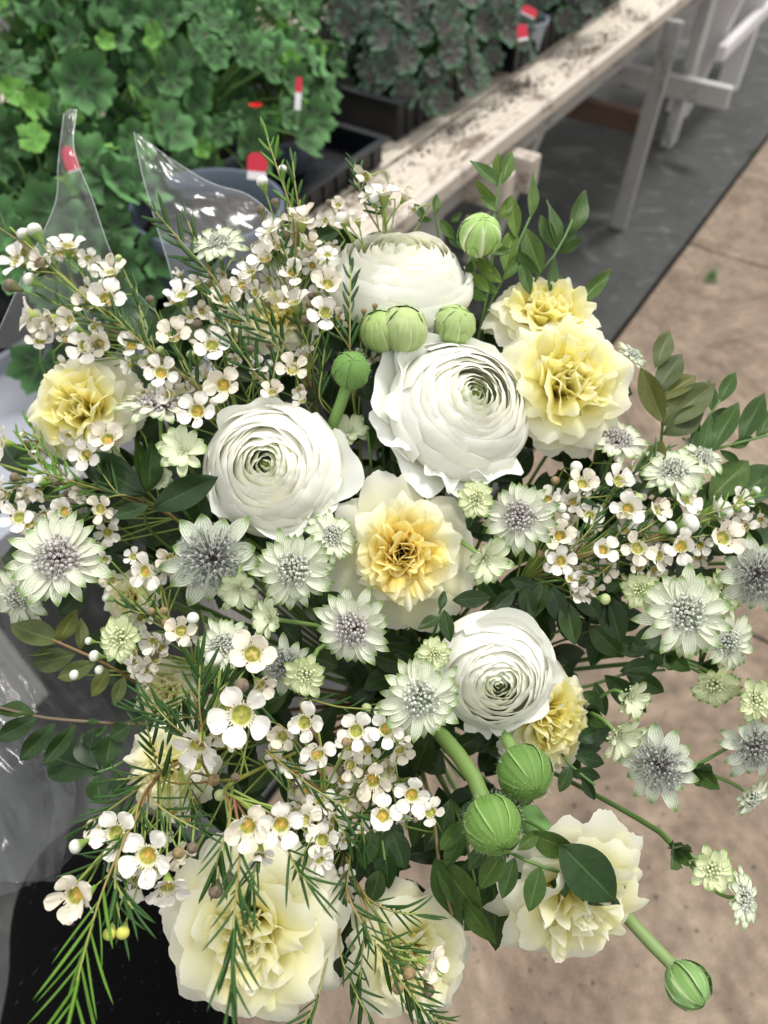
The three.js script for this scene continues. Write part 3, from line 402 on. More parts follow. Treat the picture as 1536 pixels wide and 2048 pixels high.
function branch(label, tone, shape, path, leaves, o = {}) { // path [x, y, dz]; leaves [bx, by, tx, ty, roll, dz, dzTip]
  const r = rand(lseed++), pts = path.map(([x, y, z]) => P(x, y, D(x, y) + z)), t = thing('leafy_branch', label, 'leafy branch', pts[0], o.group), all = [...pts]; if (!o.loose) all.push(pts[pts.length - 1].clone().lerp(BIND, 0.5), BIND.clone());
  part('stem', tube(all, o.r0 ?? 0.0008, o.r1 ?? 0.0019, 30, 6, o.c0 ?? GREEN.stem, o.c1 ?? GREEN.olive).translate(-t.position.x, -t.position.y, -t.position.z), M.stem, t);
  for (const [bx, by, tx, ty, roll = 0, dz = 0, dt = 0] of leaves) placeLeaf(t, t.position, P(bx, by, D(bx, by) + dz), P(tx, ty, D(tx, ty) + dz + dt), LEAF[shape][Math.floor(r() * LEAF[shape].length)], M[tone + ['', '', 'B', 'C'][Math.floor(r() * 4)]], roll + 0.4 * (r() - 0.5), o.wide ?? 1);
  return t;
}

// Waxflower sprigs: cups with five round petals, round buds, needle leaves
const waxC = { w: [0.86, 0.84, 0.775], pk: [0.8, 0.77, 0.69] };
function waxPetal(r) { const ph = r() * 6.28, cup = 0.12 + 0.25 * r(), tw = (r() - 0.5) * 0.3, ws = 0.86 + 0.26 * r(), nk = r() < 0.5 ? 0.08 * r() : 0; return grid(10, 9, (u, v) => { const w = 0.34 * ws * Math.sqrt(Math.max(0, 1 - (2 * v - 1) ** 2)) * (0.66 + 0.5 * v + 0.07 * Math.sin(4 * v + ph)) + 0.05 * (1 - v), x = u * w, z = 0.33 + 0.66 * v * (1 + 0.05 * Math.sin(3.3 * u + ph) - nk * Math.exp(-((u - 0.2 * Math.sin(ph)) ** 2) / 0.05)); return [x, cup * (v - 0.3) * 0.4 + 0.9 * cup * x * x / 0.1 * 0.3 + tw * x * v + 0.03 * Math.sin(5 * v + ph) + 0.025 * v * Math.sin(6 * u + 2 * ph), z, ...mixc(waxC.pk, waxC.w, sstep(v, 0, 0.35) * (1 - 0.25 * sstep(v, 0.93, 1)))]; }); }
const wr = rand(31), WP = [0, 1, 2, 3, 4, 5].map(() => waxPetal(wr));
function makeWax(seed) {
  const r = rand(seed), old = r(), faded = seed % 3 === 1, calyx = new THREE.Mesh(lathe([[0.03, -0.75], [0.1, -0.68], [0.17, -0.45], [0.3, -0.14], [0.37, 0.0], [0.34, 0.02]], 16, (x, y) => mixc([0.2, 0.34, 0.06], [0.42, 0.5, 0.13], sstep(y, -0.7, 0))), M.green); calyx.name = 'waxflower';
  const oc = old < 0.35 ? [0.78, 0.44, 0.07] : old < 0.7 ? [0.7, 0.56, 0.16] : [0.5, 0.48, 0.1];
  const disc = new THREE.Mesh(lathe([[0.001, -0.16], [0.08, -0.17], [0.16, -0.18], [0.22, -0.16], [0.27, -0.08], [0.31, 0.0], [0.345, 0.035], [0.37, 0.02]], 30, (x, y, z) => { const q = Math.hypot(x, z), s = 0.8 + 0.4 * N3(x * 6, z * 6, seed); return mixc(mixc(oc, [0.4, 0.43, 0.07], sstep(q + 0.06 * Math.cos(5 * Math.atan2(x, z) + seed), 0.1, 0.24)), [0.78, 0.74, 0.5], sstep(q, 0.275, 0.32)).map((k) => k * s); }), M.green); disc.name = 'disc'; calyx.add(disc);
  const st = []; for (let i = 0; i < 26; i++) { const a = i / 26 * 6.283, l = 0.13 + 0.07 * r(), q = i % 2 ? 0.37 : 0.35, lean = (i % 2 ? 0.1 : 0.8) + 0.5 * (r() - 0.5); const g = new THREE.CylinderGeometry(0.014, 0.034, l, 4, 1, true).translate(0, l / 2, 0); g.rotateX(lean).translate(0, 0.01, q).rotateY(a); st.push(tint(g, [0.78, 0.74, 0.6])); if (i % 2) { const b = new THREE.IcosahedronGeometry(0.024, 0).translate(0, l, 0).rotateX(lean).translate(0, 0.01, q).rotateY(a); st.push(tint(b, r() < 0.55 ? [0.2, 0.09, 0.05] : [0.75, 0.65, 0.45])); } }
  st.push(tint(new THREE.CylinderGeometry(0.014, 0.02, 0.3, 5).translate(0, -0.02, 0), [0.75, 0.72, 0.4]));
  const stm = new THREE.Mesh(mergeGeometries(st.map((g) => { const q = g.index ? g.toNonIndexed() : g; q.deleteAttribute('uv'); return q; })), M.floret); stm.name = 'stamens'; stm.userData.kind = 'stuff'; calyx.add(stm);
  for (let i = 0; i < 5; i++) { const p = new THREE.Mesh(WP[Math.floor(r() * 6)], faded ? M.waxOld : M.wax); p.name = 'petal'; p.rotation.set(0, i * 1.2566 + 0.16 * (r() - 0.5), 0); p.rotateX(-0.06 - (faded ? 0.6 : 0.3) * r() + (r() < 0.14 ? -0.75 : 0)); p.rotateZ(0.35 * (r() - 0.5)); p.scale.setScalar(0.94 + 0.12 * r()); calyx.add(p); }
  return calyx;
}
M.waxOld = M.wax.clone(); M.waxOld.color.setRGB(0.97, 0.925, 0.84);
const WX = Array.from({ length: 12 }, (_, i) => makeWax(500 + i));
const needleG = [0, 1, 2].map((i) => grid(4, 7, (u, v) => { const a = u * Math.PI, w = 0.062 * Math.sin(Math.PI * (0.12 + 0.88 * v)) ** 0.5 + (v < 1 ? 0.004 : 0); return [Math.sin(a) * w, Math.cos(a) * w * 0.55 + [0.1, -0.06, 0.16][i] * v * v, v]; }));
const budC = { white: [[0.24, 0.38, 0.08], [0.84, 0.85, 0.78]], brown: [[0.16, 0.17, 0.06], [0.2, 0.15, 0.1]], bronze: [[0.18, 0.2, 0.07], [0.33, 0.23, 0.11]], yellow: [[0.3, 0.42, 0.08], [0.72, 0.72, 0.14]], green: [[0.2, 0.34, 0.06], [0.55, 0.64, 0.3]] };
const budG = {}; for (const k in budC) budG[k] = lathe([[0.08, -1.9], [0.22, -1.75], [0.45, -1.1], [0.72, -0.55], [0.97, -0.1], [1.0, 0.2], [0.86, 0.62], [0.5, 0.92], [0.001, 1]], 18, (x, y, z) => mixc(budC[k][0], budC[k][1], sstep(y + 0.3 * N3(x * 3, y * 3, z * 3), -0.5, 0.1)).map((q) => q * (1 + (k[0] === 'b' ? 0.7 : 0.06) * N3(x * 4, y * 4, z * 4 + 5))));
let wcount = 0, wseed = 7000;
function sprig(label, stem, flowers, buds = [], shoots = [], o = {}) {
  // stem [x, y, dz]; flowers [x, y, r, fx, fy, dz]; buds [x, y, r, kind, dz]; shoots [x0, y0, x1, y1, dz0, dz1, needles, needle length px]
  const r = rand(wseed++), pts = stem.map(([x, y, z]) => P(x, y, D(x, y) + z)), off = pts[0], t = thing('waxflower_sprig', label, 'waxflower', off);
  const gs = [], back = pts[pts.length - 1], all = [...pts, back.clone().lerp(BIND, 0.5).add(V(0, -0.004, 0)), BIND.clone()], cv = new THREE.CatmullRomCurve3(all), wood = o.wood ?? GREEN.red, young = o.young ?? [0.26, 0.33, 0.06];
  gs.push(tube(all, 0.0007, 0.0016, 36, 6, young, wood));
  const S = cv.getSpacedPoints(40), near = (p) => { let bi = 0, bd = 9; for (let i = 0; i < 34; i++) { const q = S[i].distanceTo(p); if (q < bd) { bd = q; bi = i; } } return S[Math.min(40, bi + 2 + Math.round(bd / 0.012))]; };
  const ped = (p, dir, rr) => { const e = near(p), L = p.distanceTo(e); gs.push(tube([p.clone(), p.clone().addScaledVector(dir, -L * 0.35), e.clone()], rr, 0.0006, 8, 5, [0.3, 0.42, 0.1], [0.22, 0.3, 0.06])); };
  const extra = [], eb = []; for (const [x, y, rp] of flowers) { if (r() < 0.95) extra.push([x + 84 * (r() - 0.5), y + 84 * (r() - 0.5), rp * (0.58 + 0.26 * r()), 2.2 * (r() - 0.5), 2 * (r() - 0.4), 0.009 + 0.006 * r()]); if (o.dense && r() < 0.7) extra.push([x + 110 * (r() - 0.5), y + 100 * (r() - 0.5), rp * (0.6 + 0.25 * r()), 2 * (r() - 0.5), 2 * (r() - 0.3), 0.006 + 0.01 * r()]); if (r() < 0.4) eb.push([x + 90 * (r() - 0.5), y + 90 * (r() - 0.5), 8 + 5 * r(), ['brown', 'bronze', 'white', 'green'][Math.floor(r() * 4)], 0.004 + 0.006 * r()]); }
  for (const [x, y, rp, fx = (r() - 0.5) * 1.1, fy = 0.25 + (r() - 0.5) * 1.0, dz = 0] of [...flowers, ...extra]) {
    const d = D(x, y) + dz + (r() - 0.5) * 0.006, Sx = rp * d / F * 0.88, f = copyPart(WX[wcount++ * 5 % 12], 'waxflower'), dir = face(fx, fy).normalize(), p = P(x, y, d); f.scale.setScalar(Sx); f.position.copy(p).sub(off); f.quaternion.copy(basis(dir, r() * 6.28)); t.add(f); ped(p.clone().addScaledVector(dir, -Sx * 0.72), dir, 0.0005);
  }
  for (const [x, y, rp, kind, dz = 0] of [...buds, ...eb]) { const d = D(x, y) + dz, Sx = (kind[0] === 'b' ? 0.76 : 0.88) * rp * d / F, p = P(x, y, d), dir = p.clone().sub(near(p)).normalize().addScaledVector(face(0, 0.3), 0.5).normalize(), b = part('bud', budG[kind], M.wax, t); b.scale.setScalar(Sx); b.position.copy(p).sub(off); b.quaternion.copy(basis(dir)); ped(p.clone().addScaledVector(dir, -Sx * 1.8), dir, 0.0005); }
  for (const [x0, y0, x1, y1, z0, z1, n, len, mat = 'needle'] of shoots) {
    const a = P(x0, y0, D(x0, y0) + z0), b = P(x1, y1, D(x1, y1) + z1), dir = b.clone().sub(a), mid = a.clone().lerp(b, 0.5).addScaledVector(face(0, 0), 0.004); gs.push(tube([near(a), a, mid, b], 0.0007, 0.0004, 16, 5, wood, [0.27, 0.34, 0.07])); dir.normalize();
    const cvs = new THREE.QuadraticBezierCurve3(a, mid, b), tang = V();
    for (let i = 0; i < n; i++) { const k = (i + 0.6) / n, p = cvs.getPoint(k); cvs.getTangent(Math.min(1, k), tang); const ang = i * 2.6 + r(), side = face(Math.cos(ang), Math.sin(ang), 0.35 * Math.sin(ang * 1.7)); side.addScaledVector(tang, -side.dot(tang)).normalize(); const open = i >= n - 2 ? 0.12 : 0.42 + 0.2 * r(), z = tang.clone().multiplyScalar(Math.cos(open)).addScaledVector(side, Math.sin(open)); const L = len * (0.7 + 0.45 * r()) * D(x0, y0) / F, nd = part('needle_leaf', needleG[i % 3], M[mat], t); nd.position.copy(p).sub(off); nd.scale.set(L * 66 / Math.max(48, len), L * 66 / Math.max(48, len), L); nd.quaternion.copy(basis(z)).multiply(new THREE.Quaternion().setFromAxisAngle(V(1, 0, 0), -Math.PI / 2)); }
  }
  part('stem', mergeGeometries(gs).translate(-off.x, -off.y, -off.z), M.stem, t);
  return t;
}
// ---------- the bouquet ----------
const PI = Math.PI;
ranunculus('white ranunculus at the top of the bouquet, seen from the side', 800, 545, 136, 0.06, 1.15, 0, 11, [[-1.5, 1.12, 0.7, 0.1, 0], [1.4, 1.08, 0.7, 0.05, 0], [0, 1.1, 0.8, -0.1, 0.1]], { layers: 17, dz: 0.01, open: 0.16, crown: 0.7, rag: 0.05 });
ranunculus('white ranunculus with loose torn outer petals, beside the largest carnation', 930, 812, 140, 0.3, 0.32, 0, 12, [[-1.75, 1.5, 0.55, 0.0, 0.1], [-1.1, 1.38, 0.5, -0.1, 0.15], [-0.55, 1.45, 0.5, -0.1, 0.2], [0.05, 1.35, 0.5, 0.0, 0.1], [0.6, 1.28, 0.5, 0.1, 0.1], [-2.4, 1.28, 0.6, 0.15, 0.05], [-2.0, 1.2, 0.5, 0.2, 0.1], [2.9, 1.12, 0.7, 0.2, 0], [-1.35, 1.2, 0.3, 0.2, 0.2], [-0.75, 1.22, 0.28, 0.12, 0.25], [-0.2, 1.3, 0.3, 0.1, 0.2], [0.3, 1.15, 0.3, 0.2, 0.2]], { dz: -0.006 });
ranunculus('large round white ranunculus left of the middle', 542, 935, 133, -0.06, 0.08, 0, 13, [[1.5, 1.42, 0.62, 0.2, 0.05], [1.05, 1.22, 0.4, 0.15, 0.1], [-2.8, 1.12, 0.7, 0.25, 0], [0.1, 1.1, 0.8, 0.2, 0], [-1.3, 1.06, 0.8, 0.2, 0]], { dz: -0.004 });
ranunculus('white ranunculus at the lower right, above the two green buds', 992, 1350, 118, 0, -0.16, 0, 14, [[2.9, 1.28, 0.75, 0.32, 0], [2.0, 1.12, 0.6, 0.3, 0], [-1.5, 1.1, 0.7, 0.2, 0], [-0.3, 1.2, 0.3, 0.1, 0.1], [0.5, 1.05, 0.8, 0.2, 0]], { dz: -0.004 });

carnation('large pale yellow carnation right of the torn white ranunculus', 1122, 770, 165, 0.12, 0.12, 0.3, 21, { dz: 0.006 });
carnation('pale yellow carnation behind and above the largest one, at the upper right', 1085, 645, 132, 0.12, 0.75, 0.9, 22, { dz: 0.028 });
carnation('pale yellow carnation at the left edge of the bouquet', 172, 822, 130, -0.12, 0.15, 1.7, 23, { dz: 0.012 });
carnation('deep yellow carnation half hidden behind waxflowers, left of the top ranunculus', 558, 640, 84, 0.1, 0.5, 2.2, 24, { dz: 0.014 });
carnation('golden yellow carnation with tight wavy petals in the middle of the bouquet', 805, 1108, 138, 0.05, 0.06, 0.5, 25, { tone: 'gold', dz: 0.002, rings: [[7, 1.3, -0.12, 0.2, 0.6, 0.04, 4], [8, 0.84, 0.3, 0.46, 0.46, 0.1, 4.5], [9, 0.72, 0.42, 0.5, 0.4, 0.1, 5], [9, 0.54, 0.48, 0.5, 0.36, 0.1, 5], [8, 0.36, 0.5, 0.46, 0.34, 0.13, 4], [7, 0.16, 0.5, 0.42, 0.32, 0.14, 4], [5, 0.05, 0.47, 0.32, 0.22, 0.09, 4]] });
carnation('yellow carnation peeking out behind the lower right ranunculus', 1090, 1435, 125, 0.55, -0.1, 2.6, 26, { dz: 0.03 });
carnation('big cream carnation at the bottom of the bouquet, nearest the camera', 510, 1850, 200, -0.05, 0.05, 1.1, 27, { tone: 'cream', dz: -0.012, rings: [[7, 1.08, -0.1, 0.3, 0.6, 0.035, 4], [6, 0.95, 0.12, 0.42, 0.56, 0.04, 3], [6, 0.8, 0.34, 0.48, 0.5, 0.05, 3], [7, 0.56, 0.4, 0.44, 0.36, 0.07, 4], [7, 0.38, 0.44, 0.4, 0.28, 0.08, 5], [6, 0.2, 0.44, 0.36, 0.24, 0.08, 5], [4, 0.05, 0.4, 0.3, 0.2, 0.08, 4]] });
carnation('cream carnation at the lower right, seen from the side below two green buds', 1138, 1772, 178, 0.3, -0.45, 0.2, 28, { tone: 'cream', dz: 0.006, rings: [[6, 1.06, -0.12, 0.3, 0.62, 0.035, 4], [6, 0.95, 0.1, 0.42, 0.58, 0.045, 3], [6, 0.8, 0.3, 0.48, 0.5, 0.055, 3], [6, 0.58, 0.42, 0.46, 0.4, 0.08, 4], [7, 0.38, 0.48, 0.42, 0.3, 0.09, 5], [6, 0.18, 0.48, 0.38, 0.24, 0.09, 5], [4, 0.05, 0.44, 0.3, 0.2, 0.08, 4]] });
carnation('pale cream carnation low at the bottom, right of the biggest one', 815, 1905, 135, 0.15, 0.1, 2.9, 29, { tone: 'cream', dz: 0.03, rings: [[6, 1.06, -0.12, 0.3, 0.62, 0.035, 4], [6, 0.95, 0.1, 0.42, 0.58, 0.045, 3], [6, 0.8, 0.3, 0.48, 0.5, 0.055, 3], [6, 0.58, 0.42, 0.46, 0.4, 0.08, 4], [7, 0.38, 0.48, 0.42, 0.3, 0.09, 5], [6, 0.18, 0.48, 0.38, 0.24, 0.09, 5], [4, 0.05, 0.44, 0.3, 0.2, 0.08, 4]] });
carnation('cream carnation at the lower left behind a dark needle sprig', 340, 1530, 108, -0.25, 0.05, 0.7, 30, { tone: 'cream', dz: 0.018 });
carnation('small cream carnation deep at the left, above the lower left one', 335, 1385, 75, -0.2, 0.2, 0.2, 31, { tone: 'cream', dz: 0.04 });
carnation('cream carnation deep behind the grey astrantia, mostly hidden', 262, 1195, 62, -0.1, 0.1, 1.2, 32, { tone: 'cream', dz: 0.04 });

rbud('green ranunculus bud with pale stripes at the top right, beside leafy twigs', 960, 470, 42, 0.1, 0.5, 0.4, 41, { c0: [0.13, 0.3, 0.05], c1: [0.3, 0.5, 0.12], edge: [0.72, 0.78, 0.5], band: 0.55, dz: 0.01, sepTop: 0.5 });
rbud('left one of two half open pale green buds under the top ranunculus', 762, 662, 41, -0.2, 1.0, 0.4, 42, { c0: [0.2, 0.36, 0.06], c1: [0.33, 0.46, 0.14], edge: [0.6, 0.68, 0.35], open: 0.1, sepTop: 0.75, dz: -0.002 });
rbud('right one of two half open pale green buds under the top ranunculus', 808, 658, 45, 0.3, 1.0, 1.4, 43, { c0: [0.22, 0.38, 0.07], c1: [0.4, 0.51, 0.2], edge: [0.66, 0.7, 0.42], open: 0.12, sepTop: 0.7, stem: [792, 760, 0.03], dz: -0.004 });
rbud('pale green bud half hidden behind the torn white ranunculus', 908, 650, 40, 0.3, 0.6, 2.4, 44, { c0: [0.2, 0.36, 0.07], c1: [0.34, 0.46, 0.16], edge: [0.62, 0.7, 0.4], open: 0.06, dz: 0.008 });
rbud('small dark green bud on a bent stem in the middle of the bouquet', 702, 740, 38, 0.15, 0.35, 1.1, 45, { c0: [0.06, 0.16, 0.03], c1: [0.13, 0.27, 0.05], edge: [0.22, 0.36, 0.12], stem: [665, 850, 0.02], via: [690, 790, 0.006], dz: -0.004, sepals: 0 });
rbud('upper one of two round green buds below the lower right ranunculus', 1050, 1545, 55, 0.25, -0.4, 0.5, 46, { c0: [0.06, 0.17, 0.025], c1: [0.095, 0.2, 0.028], edge: [0.3, 0.46, 0.14], dz: -0.006, n: 7, sepals: 0 });
rbud('lower one of two round green buds, on a thick curved stem', 987, 1648, 58, 0.25, -0.5, 1.5, 47, { c0: [0.07, 0.19, 0.03], c1: [0.11, 0.22, 0.03], edge: [0.32, 0.48, 0.15], stem: [890, 1478, 0.012], via: [945, 1550, -0.006], dz: -0.022, n: 7, rs: 0.0043, cs: [0.15, 0.24, 0.055], sepals: 0 });
rbud('green bud on a bare stem over the pavement at the bottom right', 1375, 1970, 43, 0.5, -0.7, 2.2, 48, { c0: [0.08, 0.19, 0.05], c1: [0.15, 0.29, 0.07], edge: [0.45, 0.56, 0.27], cs: [0.2, 0.29, 0.1], band: 0.7, stem: [1235, 1815, 0.028], via: [1310, 1895, 0.012], dz: 0.0, rs: 0.0035, sepTop: 0.8, sepC: [0.17, 0.33, 0.1] });

// astrantia: [x, y, r, fx, fy, kind, dz]
astrantia('white astrantia with a pinkish grey dome at the far left edge', [[120, 1120, 108, -0.02, 0.25, 'rose', -0.012]]);
astrantia('pale astrantia half hidden under the far left one', [[42, 1190, 72, -0.2, -0.2, 'white', 0.012]]);
astrantia('grey spiky astrantia with long silvery bracts below the round white ranunculus', [[425, 1118, 112, 0.08, 0.05, 'grey', -0.004]]);
astrantia('white astrantia touching the lower rim of the round white ranunculus', [[588, 1138, 92, -0.1, -0.05, 'white', -0.012]]);
astrantia('astrantia with green tipped bracts between the golden carnation and its white neighbour', [[662, 1075, 62, 0.5, 0.5, 'white', 0.0]]);
astrantia('astrantia with a pink flushed centre below the golden carnation', [[708, 1255, 88, -0.3, -0.12, 'rose', -0.016]]);
astrantia('big white astrantia left of the lower right ranunculus', [[840, 1395, 96, 0.05, -0.02, 'white', -0.02]]);
astrantia('small greenish astrantia above the big white one', [[866, 1308, 40, 0.1, 0.2, 'young', -0.012]]);
astrantia('astrantia turned to the right, between the torn ranunculus and the right waxflowers', [[1040, 1035, 82, -0.35, 0.1, 'rose', -0.004]]);
astrantia('young green astrantia right under the torn ranunculus petals', [[952, 1000, 46, -0.3, 0.2, 'young', 0.0]]);
astrantia('cup shaped greenish astrantia right of the golden carnation', [[966, 1115, 52, 0.5, -0.3, 'cup', -0.004]]);
astrantia('round white astrantia facing the camera at the right side', [[1368, 1225, 102, 0, -0.02, 'white', -0.014]]);
astrantia('pair of pale astrantia heads facing up below the leafy twig at the right', [[1345, 945, 72, -0.15, 0.7, 'white', 0.0], [1402, 918, 58, 0.4, 0.75, 'white', 0.012]], [1375, 1050, 0.035]);
astrantia('dusty astrantia tucked under the largest yellow carnation', [[1235, 885, 68, 0.15, 0.9, 'rose', 0.02]]);
astrantia('small astrantia seen from the side, highest at the right', [[1262, 712, 42, 0.7, 0.9, 'white', 0.02]]);
astrantia('two astrantia heads crowded behind the round white one at the right', [[1452, 1282, 70, 0.25, -0.1, 'white', 0.008], [1440, 1185, 55, 0.2, 0.3, 'young', 0.014]], [1400, 1330, 0.05]);
astrantia('grey astrantia cut by the right edge of the photo', [[1512, 1150, 92, 0.1, -0.05, 'grey', 0.0]]);
astrantia('cluster of two cream astrantia heads low at the right edge', [[1428, 1365, 58, -0.1, -0.6, 'young', 0.012], [1508, 1398, 54, 0.1, -0.05, 'young', 0.0]], [1330, 1310, 0.045]);
astrantia('greenish grey astrantia over the pavement at the right, with two heads at its side', [[1318, 1530, 88, -0.35, 0.1, 'grey', 0.004], [1508, 1490, 76, 0.05, -0.05, 'grey', 0.008], [1500, 1592, 55, 0.6, -0.5, 'white', 0.016]], [1385, 1535, 0.03]);
astrantia('pair of greenish white cups seen from behind, right of the lower carnation', [[1252, 1392, 46, 0.6, -0.25, 'cup', 0.016], [1232, 1465, 50, 0.45, -0.5, 'cup', 0.008]], [1170, 1420, 0.05]);
astrantia('pair of small astrantia heads at the end of a bare stalk, lower right', [[1420, 1735, 56, -0.05, 0.1, 'young', 0.006], [1480, 1795, 66, 0.9, 0.35, 'white', 0.012]], [1345, 1690, 0.022]);
astrantia('small cup shaped astrantia left of the round white ranunculus', [[368, 908, 50, 0.05, 0.3, 'cup', -0.004]]);
astrantia('tiny pale astrantia beside the long dark leaf', [[326, 962, 30, -0.1, 0.3, 'cup', 0.01]]);
astrantia('yellow green young astrantia at the left below the far left one', [[245, 1278, 56, -0.3, 0.1, 'young', -0.01]]);
astrantia('small drooping astrantia under the grey spiky one', [[478, 1172, 44, 0.1, -0.5, 'cup', -0.014]]);
astrantia('yellow green young astrantia in the dark middle', [[612, 1348, 54, -0.1, -0.12, 'young', -0.014]]);
astrantia('grey astrantia half hidden behind the young one in the middle', [[572, 1332, 66, -0.1, 0, 'grey', 0.004]]);
astrantia('astrantia facing up among the top left waxflowers', [[440, 492, 62, 0.05, 0.7, 'white', 0.0]]);
astrantia('astrantia seen from its side over the left yellow carnation', [[320, 815, 92, 0.05, 1.6, 'rose', 0.004]]);
astrantia('white astrantia half covered by waxflowers in the left middle', [[448, 1290, 64, -0.2, 0.3, 'white', -0.01]]);
astrantia('closed white astrantia cup under the two middle heads', [[545, 1238, 42, -0.7, 0.3, 'cup', -0.004]]);
astrantia('pale astrantia half hidden left of the round right one', [[1280, 1180, 46, -0.3, 0, 'young', 0.0]]);
astrantia('small grey green astrantia in the gap between the two big ranunculus', [[700, 868, 40, 0.2, 0.5, 'cup', 0.03]]);

// leafy branches
branch('upright leafy twig at the top right, its tip before the wooden table', 'leafLight', 'lance', [[1003, 345, 0.02], [990, 420, 0.025], [985, 520, 0.035], [968, 620, 0.045]], [[1000, 375, 942, 316, 0.5], [1000, 362, 990, 302, -0.4], [1003, 368, 1026, 298, 0.3], [996, 405, 950, 360, -0.4], [994, 425, 962, 388, 0.6], [995, 440, 1030, 388, 0.2], [985, 545, 952, 500, 0], [978, 585, 938, 540, 0.2], [975, 600, 925, 575, -0.3]].map((l) => [...l, 0.025]), { r0: 0.0007 });
branch('leafy twig leaning right behind the striped bud', 'leafLight', 'lance', [[1060, 435, 0.02], [1040, 480, 0.022], [1005, 560, 0.035], [975, 620, 0.045]], [[1059, 440, 1062, 344, 0.9], [1032, 476, 1022, 392, 0], [1025, 500, 975, 505, 0.3], [1010, 545, 1028, 450, -0.2], [1003, 565, 950, 520, 0.2], [996, 585, 942, 555, -0.2], [1005, 560, 1045, 500, 0.4]].map((l) => [...l, 0.027]));
branch('spreading leafy twig with pointed leaves, right of the striped bud', 'leafMid', 'lance', [[1145, 440, 0.02], [1113, 505, 0.022], [1080, 545, 0.03], [1050, 600, 0.045]], [[1113, 502, 1078, 428, 0], [1112, 495, 1106, 392, 0.9], [1138, 470, 1178, 376, 0.5], [1115, 505, 1172, 475, 0.8], [1120, 500, 1165, 455, 0.6], [1082, 545, 1046, 448, 0.1], [1080, 550, 1032, 500, -0.2], [1098, 585, 1108, 515, 0.5], [1060, 590, 1042, 520, 0.2]].map((l) => [...l, 0.025]));
branch('short twig with one long pointed leaf above the upper right carnation', 'leafMid', 'narrow', [[1150, 600, 0.035], [1130, 640, 0.045]], [[1146, 620, 1226, 535, 0.2, 0.03], [1140, 615, 1140, 545, 1.0, 0.035], [1130, 620, 1120, 545, 0, 0.035]]);
branch('big leafed olive green twig at the right, beside the largest yellow carnation', 'leafOlive', 'lance', [[1318, 735, 0.012], [1322, 800, 0.012], [1325, 850, 0.014], [1300, 950, 0.04]], [[1326, 845, 1282, 735, 0.1], [1310, 735, 1342, 657, 0.2], [1312, 785, 1366, 702, 0], [1322, 815, 1376, 752, 0.3], [1326, 850, 1428, 768, 0.1], [1325, 868, 1418, 815, 0.2], [1318, 800, 1395, 745, -0.2], [1322, 880, 1290, 970, 0.4]].map((l) => [...l, 0.008]), { wide: 1.2 });
branch('leafy twig running off the right edge of the photo', 'leafMid', 'lance', [[1545, 868, 0.012], [1450, 893, 0.014], [1380, 915, 0.02], [1320, 970, 0.045]], [[1425, 900, 1476, 806, 0], [1480, 886, 1528, 788, 0.1], [1512, 878, 1548, 815, 0.2], [1400, 908, 1432, 822, 0.5], [1458, 893, 1510, 875, 0.5], [1440, 900, 1480, 925, 0.3], [1380, 915, 1390, 850, 0.7]].map((l) => [...l, 0.014]));
branch('pair of broad dark leaves below the twig at the right edge', 'leafMid', 'oval', [[1470, 1005, 0.03], [1400, 1040, 0.05]], [[1418, 1000, 1502, 915, 0, 0.022], [1465, 1010, 1562, 922, 0, 0.02], [1440, 1015, 1535, 1000, 0.4, 0.03], [1430, 1020, 1490, 1055, 0.2, 0.03]], { wide: 0.85 });
branch('long leafy spray running along the right edge above the grey astrantia', 'leafMid', 'lance', [[1550, 985, 0.02], [1480, 1000, 0.024], [1400, 1030, 0.03], [1310, 1090, 0.05]], [[1520, 990, 1560, 930, 0.2], [1490, 998, 1530, 935, 0], [1460, 1005, 1480, 940, 0.3], [1500, 1000, 1550, 1035, 0.4], [1450, 1012, 1500, 1060, 0.3], [1420, 1022, 1470, 1085, 0.2], [1400, 1030, 1420, 960, 0.2], [1360, 1050, 1330, 990, 0.3]].map((l) => [...l, 0.024]), { wide: 1.3 });
branch('leafy spray between the olive twig and the twig leaving at the right edge', 'leafMid', 'lance', [[1440, 800, 0.024], [1400, 860, 0.026], [1350, 930, 0.03], [1300, 1010, 0.05]], [[1438, 805, 1470, 745, 0.2], [1425, 825, 1415, 760, 0.4], [1412, 845, 1470, 820, 0.3], [1395, 870, 1370, 810, 0.2], [1380, 890, 1440, 890, 0.2], [1360, 920, 1410, 945, 0.3], [1345, 940, 1300, 890, 0.3]].map((l) => [...l, 0.026]), { wide: 1.15 });
branch('dark glossy branch across the middle right, under the waxflowers', 'leafDark', 'oval', [[1225, 1160, 0.02], [1150, 1158, 0.02], [1070, 1168, 0.025], [1000, 1200, 0.045]], [[1150, 1165, 1200, 1240, 0.2], [1160, 1150, 1215, 1210, 0], [1100, 1172, 1128, 1250, 0], [1050, 1172, 1062, 1238, 0.2], [1030, 1180, 985, 1222, 0], [1150, 1145, 1090, 1110, 0.1], [1205, 1160, 1212, 1255, 1.1], [1072, 1172, 1020, 1160, 0], [1185, 1170, 1245, 1165, 0.2], [1090, 1165, 1060, 1240, 0.2], [1215, 1190, 1240, 1290, 0.3], [1130, 1200, 1150, 1290, 0]].map((l) => [...l, 0.018]));
branch('dark branch pointing right below the round white astrantia', 'leafDark', 'lance', [[1330, 1340, 0.04], [1250, 1348, 0.04], [1165, 1375, 0.05]], [[1210, 1350, 1292, 1424, 0], [1252, 1345, 1332, 1388, 0.3], [1240, 1342, 1322, 1330, 0.2], [1190, 1365, 1212, 1432, 0.2], [1165, 1385, 1212, 1410, 0], [1300, 1300, 1220, 1285, 0], [1260, 1300, 1330, 1250, 0.3], [1180, 1250, 1250, 1320, 0.2]].map((l) => [...l, 0.035]), { wide: 1.3 });
